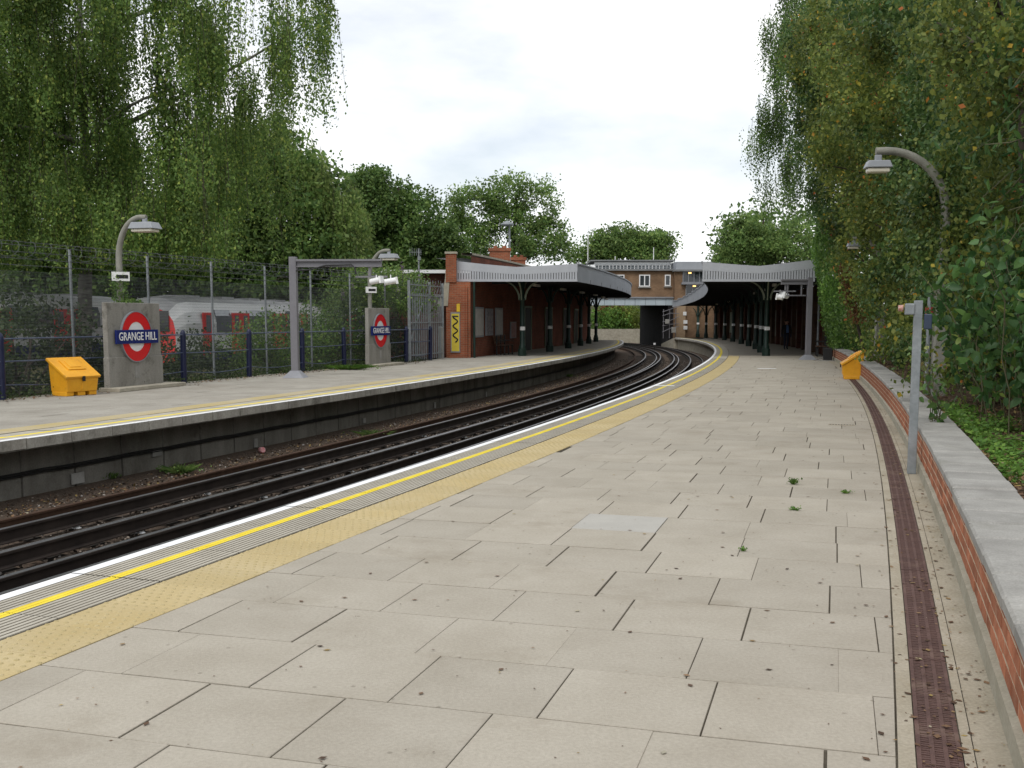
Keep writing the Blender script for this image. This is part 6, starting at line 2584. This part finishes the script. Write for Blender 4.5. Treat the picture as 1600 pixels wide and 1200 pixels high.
def stems(n, Y0, Y1, d0, d1, zt, reach, seed):
    r_ = np.random.default_rng(seed)
    out = []
    for i in range(n):
        Y = r_.uniform(Y0, Y1)
        d = r_.uniform(d0, d1)
        x, y = bank_pt(Y, d)
        x2_, y2_ = bank_pt(Y + r_.normal() * .5, d - reach * r_.uniform(.2, 1.0))
        out.append(((x, y, bank_z(d)), (x2_, y2_, bank_z(d) + zt * r_.uniform(.45, 1.0)), r_.uniform(.1, .5)))
    return out
bx_, by_ = bank_pt(13.5, 1.5)
near_plant('bramble_bush', 'broad-leaved bramble bush spilling over the wall coping beside the steel post', 'bush', (bx_, by_, bank_z(1.5)), stems(70, 11.2, 15.8, .75, 2.2, 2.2, .75, 5), .125, LM_BRAMBLE, 141, 46, spread=.13)
bx_, by_ = bank_pt(10.2, 1.5)
near_plant('bramble_bush', 'arching bramble tangle on the leaf-strewn bank with thin bare stems', 'bush', (bx_, by_, bank_z(1.5)), stems(34, 8.6, 11.4, .95, 2.0, 1.8, .35, 6), .105, LM_BRAMBLE, 143, 34, spread=.12)
x, y = bank_pt(12.35, .12)
st_ = []
for i in range(6):
    st_.append(((x + .1, y, .5), (x - .12 + rg.normal() * .14, y - .1 + rg.normal() * .15, .55 + rg.uniform(.3, 1.25)), .05))
for i in range(3):
    st_.append(((x + .1, y, .52), (x - .14 + rg.normal() * .06, y - .35, .12), .12))
near_plant('dark_sapling', 'thin dark-leaved sapling growing over the coping right behind the steel post', 'plant', (x, y, .5), st_, .085, LM_IVY, 145, 12, aspect=.8, spread=.05, stem_r=.006)
# overhanging branch at the top right
bx_, by_ = bank_pt(12.0, 2.2)
bz = bank_z(2.2)
st_ = []
for i in range(46):
    Y = rg.uniform(9.5, 13.5)
    a = bank_pt(Y, rg.uniform(1.3, 2.2))
    za_ = rg.uniform(2.6, 6.4)
    b = bank_pt(Y + rg.normal() * .4, rg.uniform(.5, 1.1))
    st_.append(((a[0], a[1], za_), (b[0], b[1], za_ - rg.uniform(-.2, .9)), .2))
st_ = [((bx_, by_, bz), (bx_ - .1, by_, 6.5), .0)] * 1 + st_
near_plant('willow_sapling', 'long-leaved sapling hanging over the brambles at the bank edge', 'tree', (bx_, by_, bz), st_, .15, LM_BRAMBLE, 147, 34, aspect=.36, spread=.14, stem_r=.012)

# ground cover and litter on the bank
rg = np.random.default_rng(151)
C = []
while len(C) < 5200:
    Y = rg.uniform(8.0, 15.0)
    d = rg.uniform(.42, 1.25)
    if d > .50 + .42 * math.sin((Y - 7.6) / 7.6 * math.pi) * (.7 + .45 * math.sin(Y * 3.3)) + .05 * rg.normal():
        continue
    x, y = bank_pt(Y, d)
    C.append((x, y, bank_z(d) + rg.random() ** 2 * .14))
o = leaf_object('ground_cover', np.array(C), .045 * rg.uniform(.5, 1.3, len(C)), LM_COVER, None, 152, flat=.5, aspect=.8)
o['kind'] = 'stuff'
o['label'] = 'bright green low ground cover behind the wall coping'
o['category'] = 'ground cover'
C = []
for i in range(14000):
    Y = rg.uniform(6, 44) if i % 3 else rg.uniform(6, 16)
    d = .42 + rg.random() ** 1.3 * 2.4
    x, y = bank_pt(Y, d)
    C.append((x, y, bank_z(d) + .012 + rg.random() * .03))
o = leaf_object('leaf_litter', np.array(C), .07 * rg.uniform(.4, 1.2, len(C)), LM_LITTER, None, 153, flat=.8, aspect=.6)
o['kind'] = 'stuff'
o['label'] = 'dead brown leaves covering the bank'
o['category'] = 'leaf litter'
# logs and a grass clump on the bank
for i, (Y, d, L_, r_, rz_) in enumerate(((10.3, 1.12, 1.1, .05, 1.2), (10.9, 1.25, .9, .04, .9))):
    x, y = bank_pt(Y, d)
    m = MB()
    m.tube([(-L_ / 2, 0, 0), (0, .03, .02), (L_ / 2, 0, .01)], [r_, r_ * .9, r_ * .7], 8)
    o = m.build('fallen_branch', M_BIRCHBARK, loc=(x, y, bank_z(d) + .06))
    o.rotation_euler = (0, .12, rz_)
    tag(o, ['thick bleached fallen branch lying on the leaf litter', 'thinner bleached fallen branch lying on the leaf litter'][i], 'branch')

# --- bushes behind the mesh fence on the left
def fence_bush(name, label, Yc, d, rx, h, N, leaf, lm, seed, z0=0.0, flowers=None):
    rg = np.random.default_rng(seed)
    x, y = fence_pt(Yc, d)
    t = thing(name, label, 'bush', (x, y, -.12), 0, 'bushes behind the mesh fence')
    nc = max(10, N // 70)
    u = rg.uniform(-1, 1, (nc, 3))
    c = np.stack([u[:, 0] * .75, u[:, 1] * rx, z0 + (u[:, 2] * .5 + .5) * h * (1 - .45 * u[:, 1] ** 2)], 1)
    cs, sn = math.cos(R(18.4)), math.sin(R(18.4))
    W = np.stack([x + c[:, 0] * cs + c[:, 1] * sn, y - c[:, 0] * sn + c[:, 1] * cs, c[:, 2]], 1)
    C = np.repeat(W, N // nc, 0) + rg.normal(size=((N // nc) * nc, 3)) * .2
    C = C[C[:, 2] > -.1]
    leaf_object('foliage', C, leaf * rg.uniform(.6, 1.3, len(C)), lm, t, seed + 1, droop=.2)
    m = MB()
    for i in range(8):
        limb(m, (x + rg.normal() * .2, y + rg.normal() * .5, -.15), tuple(W[rg.integers(nc)]), .035, .01, rg, .1, 4, 5)
    m.build('stem', M_BARK, t, world=True)
    if flowers:
        Fc = W[rg.integers(0, nc, 26)] + np.array((.3, -.2, .25))
        FC = np.repeat(Fc, 26, 0) + rg.normal(size=(26 * 26, 3)) * np.array((.04, .04, .12))
        leaf_object('flowers', FC, .05 * np.ones(len(FC)), flowers, t, seed + 2)['kind'] = 'stuff'
    return t
LM_PURPLE = leaf_mat('buddleia_flower', [(0, (0.20, 0.13, 0.22)), (1, (0.34, 0.25, 0.36))], trans=.2)
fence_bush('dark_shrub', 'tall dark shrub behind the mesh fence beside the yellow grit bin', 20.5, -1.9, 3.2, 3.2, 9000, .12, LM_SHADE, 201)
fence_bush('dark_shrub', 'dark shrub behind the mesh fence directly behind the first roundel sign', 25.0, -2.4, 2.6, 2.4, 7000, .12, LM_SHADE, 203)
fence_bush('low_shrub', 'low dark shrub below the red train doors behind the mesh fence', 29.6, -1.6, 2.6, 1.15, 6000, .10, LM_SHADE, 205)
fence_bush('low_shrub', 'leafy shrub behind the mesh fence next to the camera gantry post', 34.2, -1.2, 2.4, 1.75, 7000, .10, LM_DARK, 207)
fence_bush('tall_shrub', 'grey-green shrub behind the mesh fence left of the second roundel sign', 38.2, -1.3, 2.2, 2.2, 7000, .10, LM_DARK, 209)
fence_bush('buddleia', 'buddleia with faded purple flower heads topping the fence beside the metal gate', 41.4, -1.0, 3.2, 1.55, 12000, .11, LM_MID, 211, z0=1.95, flowers=LM_PURPLE)
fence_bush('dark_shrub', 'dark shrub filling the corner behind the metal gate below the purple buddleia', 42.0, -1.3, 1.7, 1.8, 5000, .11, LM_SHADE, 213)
# weeds rooted along the foot of the fence and beside the rails
def tuft(name, label, loc, n, h, w, lm, seed, leaf=.05, group=None):
    rg = np.random.default_rng(seed)
    t = thing(name, label, 'weed', loc, 0, group)
    m = MB()
    for i in range(n):
        a = rg.uniform(0, 6.28)
        r_ = w * rg.random() ** .7
        tip = (math.cos(a) * r_, math.sin(a) * r_, h * rg.uniform(.5, 1.0))
        b = (math.cos(a) * r_ * .25, math.sin(a) * r_ * .25, 0)
        wd = leaf * .22
        px_, py_ = -math.sin(a) * wd, math.cos(a) * wd
        mid = ((b[0] + tip[0]) / 2 * .8, (b[1] + tip[1]) / 2 * .8, tip[2] * .62)
        m.add([(b[0] - px_ * .4, b[1] - py_ * .4, 0), (b[0] + px_ * .4, b[1] + py_ * .4, 0), (mid[0] + px_, mid[1] + py_, mid[2]), tip, (mid[0] - px_, mid[1] - py_, mid[2])], [(0, 1, 2, 3, 4)])
    m.build('blades', lm, t)
    C = np.array([(loc[0] + rg.normal() * w * .5, loc[1] + rg.normal() * w * .5, loc[2] + .01 + h * rg.random() * .7) for i in range(n)])
    leaf_object('leaves', C, leaf * rg.uniform(.5, 1.2, n), lm, t, seed + 1, flat=.3)
    return t
TW = [((1240, 757), 'small leafy weed in a slab joint with a sprig on top', 60, .10, .09), ((1322, 771), 'straggly weed in a slab joint beside the drain grating', 40, .05, .10), ((1241, 797), 'flat weed spreading over a slab joint', 50, .035, .10),
      ((1161, 861), 'tiny moss tuft at the corner of a slab near the pale slab', 24, .03, .05), ((1460, 757), 'weed growing at the foot of the steel post', 50, .06, .09)]
for i, (p, lab, n, h_, w_) in enumerate(TW):
    x, y = P(*p)
    tuft('platform_weed', lab, (x, y, 0), int(n * .6), h_ * .7, w_ * .72, LM_COVER, 300 + i * 3, .028)
TR = [((168, 752), 'small yellow-green plant on the ballast below the first platform panels', .30, .22), ((283, 740), 'feathery green plant on the ballast left of the drinks can', .30, .42), ((583, 680), 'long low patch of green weeds beside the outer rail', .22, .6), ((885, 590), 'green weed clump by the platform face near the canopy', .3, .4)]
for i, (p, lab, h_, w_) in enumerate(TR):
    x, y = P(*p, BED + .05)
    tuft('track_weed', lab, (x, y, BED + .05), 90, h_ * .6, w_, LM_MID, 330 + i * 3, .06)
x, y = P(560, 577)
tuft('grass_patch', 'patch of green grass at the foot of the fence beside the second roundel sign', (x - .3, y, 0), 420, .16, 1.0, LM_COVER, 350, .06)
x, y = P(40, 600)
rg = np.random.default_rng(160)
C = []
for i in range(5000):
    Y = rg.uniform(12, 43)
    a = fence_pt(Y, rg.normal() * .22 - .08)
    C.append((a[0], a[1], .01 + abs(rg.normal()) * .10))
o = leaf_object('fence_weeds', np.array(C), .06 * rg.uniform(.5, 1.3, 5000), LM_SHADE, None, 161)
o['kind'] = 'stuff'
o['label'] = 'low weeds and ivy along the foot of the mesh fence'
o['category'] = 'weeds'
C = []
for i in range(1500):
    Y = rg.uniform(14, 42)
    a = fence_pt(Y, .05 + abs(rg.normal()) * .35)
    C.append((a[0], a[1], .012 + rg.random() * .012))
o = leaf_object('leaf_litter', np.array(C), .07 * rg.uniform(.5, 1.3, 1500), LM_LITTER, None, 162, flat=.8)
o['kind'] = 'stuff'
o['label'] = 'dead brown leaves along the back of the opposite platform'
o['category'] = 'leaf litter'
# ivy on the first lamp post and sign top
x, y = on_fence(208)
C = np.stack([x - .26 + rg.normal(size=500) * .10, y + rg.normal(size=500) * .14, 2.0 + rg.random(500) ** 1.5 * .75], 1)
C2 = np.stack([x - .1 + rg.normal(size=300) * .05, y + rg.uniform(-.3, .9, 300), 2.02 + abs(rg.normal(size=300)) * .04], 1)
iv = thing('climbing_ivy', 'ivy clinging to the lamp post above the roundel sign by the grit bin', 'ivy', (x - .26, y, 2.0))
leaf_object('leaves', np.concatenate([C, C2]), .07 * rg.uniform(.6, 1.3, 800), LM_DARK, iv, 163)

# fallen leaves and grit on the slab-paved platform
C, S = [], []
for i in range(1900):
    q = rg.random()
    if q < .55:
        Y = 3 + 22 * rg.random() ** 1.4
        x, y = LD.off(LD.sY(Y), rg.normal() * .13 + .02)
    elif q < .72:
        Y = 3 + 22 * rg.random() ** 1.4
        x, y = LW.off(LW.sY(Y), -abs(rg.normal()) * .10 - .02)
    else:
        Y = 3 + 16 * rg.random() ** 1.2
        s = LE.sY(Y)
        x, y = LE.off(s, 1.2 + 3.7 * rg.random() ** .6)
    C.append((x, y, .004 + rg.random() * .003))
    S.append(rg.uniform(.010, .05) * (1 if rg.random() < .5 else .5) if q < .72 else rg.choice([.010, .012, .014, .018, .022, .04]))
o = leaf_object('fallen_leaves', np.array(C), np.array(S), LM_LITTER, None, 171, flat=.95)
o['kind'] = 'stuff'
o['label'] = 'small dead leaves scattered along the drain and slabs'
o['category'] = 'fallen leaves'

C = []
for i in range(5200):
    Y = 11 + 40 * rg.random() ** 1.5
    x, y = LL.off(LL.sY(Y), rg.uniform(-.52, .62))
    C.append((x, y, BED + .065 + rg.random() * .03))
o = leaf_object('leaf_litter', np.array(C), .05 * rg.uniform(.4, 1.4, len(C)), LM_LITTER, None, 173, flat=.6)
o['kind'] = 'stuff'
o['label'] = 'dead leaves and dirt along the foot of the opposite platform face'
o['category'] = 'leaf litter'
# dense dark trees closing the view behind the parked trains
Y = 57
for i, (px_, lab) in enumerate(((30, 'dense dark tree behind the lone train car'), (190, 'dense dark tree behind the first roundel sign and parked train'), (330, 'dense dark tree behind the red train doors'), (450, 'dense dark tree behind the camera gantry arm'))):
    tree('dark_sycamore', lab, (at(px_, 480, Y)[0], Y, -.15), 9, [B(px_, 300, Y, 95, 90, 1), B(px_ - 40, 400, Y, 90, 55, .9), B(px_ + 40, 400, Y, 80, 55, .9), B(px_, 190, Y, 70, 60, .5 if px_ < 150 else .01), B(px_, 452, Y, 100, 26, .8)],
         300, 70, .5, .26, LM_DARK, 401 + i * 7, 'dark trees behind the parked trains', trunk_r=.25, inner=.1)

# ivy round the column of the lamp behind the steel post
C = np.stack([np.zeros(700), np.zeros(700), 1.6 + 2.4 * rg.random(700)], 1)
lx, _ = at(1466, 600, 17.2)
C[:, 0] = lx + .08 + rg.normal(size=700) * .16
C[:, 1] = 17.15 + rg.normal(size=700) * .16
iv = thing('climbing_ivy', 'ivy wound round the column of the swan-neck lamp behind the steel post', 'ivy', (lx, 17.2, 1.6))
leaf_object('leaves', C, .085 * rg.uniform(.6, 1.3, 700), LM_IVY, iv, 183, droop=.3)

# dead creeper on a leaning stem in front of the ivy, by the half hidden lamp
Yd = 36.5
a_, b_ = at(1352, 540, Yd), at(1318, 415, Yd)
dc = thing('dead_creeper', 'rust-brown dead creeper on a leaning stem behind the yellow grit bin', 'creeper', (a_[0], Yd, .5))
m = MB()
limb(m, (a_[0], Yd, .4), (b_[0], Yd, b_[1]), .06, .03, rg, .03, 6, 6)
m.build('stem', M_BARK, dc, world=True)
q = .35 + .65 * rg.random(1100)
C = np.stack([a_[0] + (b_[0] - a_[0]) * q + rg.normal(size=1100) * .14, Yd - .1 + rg.normal(size=1100) * .12, .6 + (b_[1] - .6) * q + rg.normal(size=1100) * .12], 1)
leaf_object('leaves', C, .10 * rg.uniform(.6, 1.3, 1100), LM_RUST, dc, 191, droop=.5)
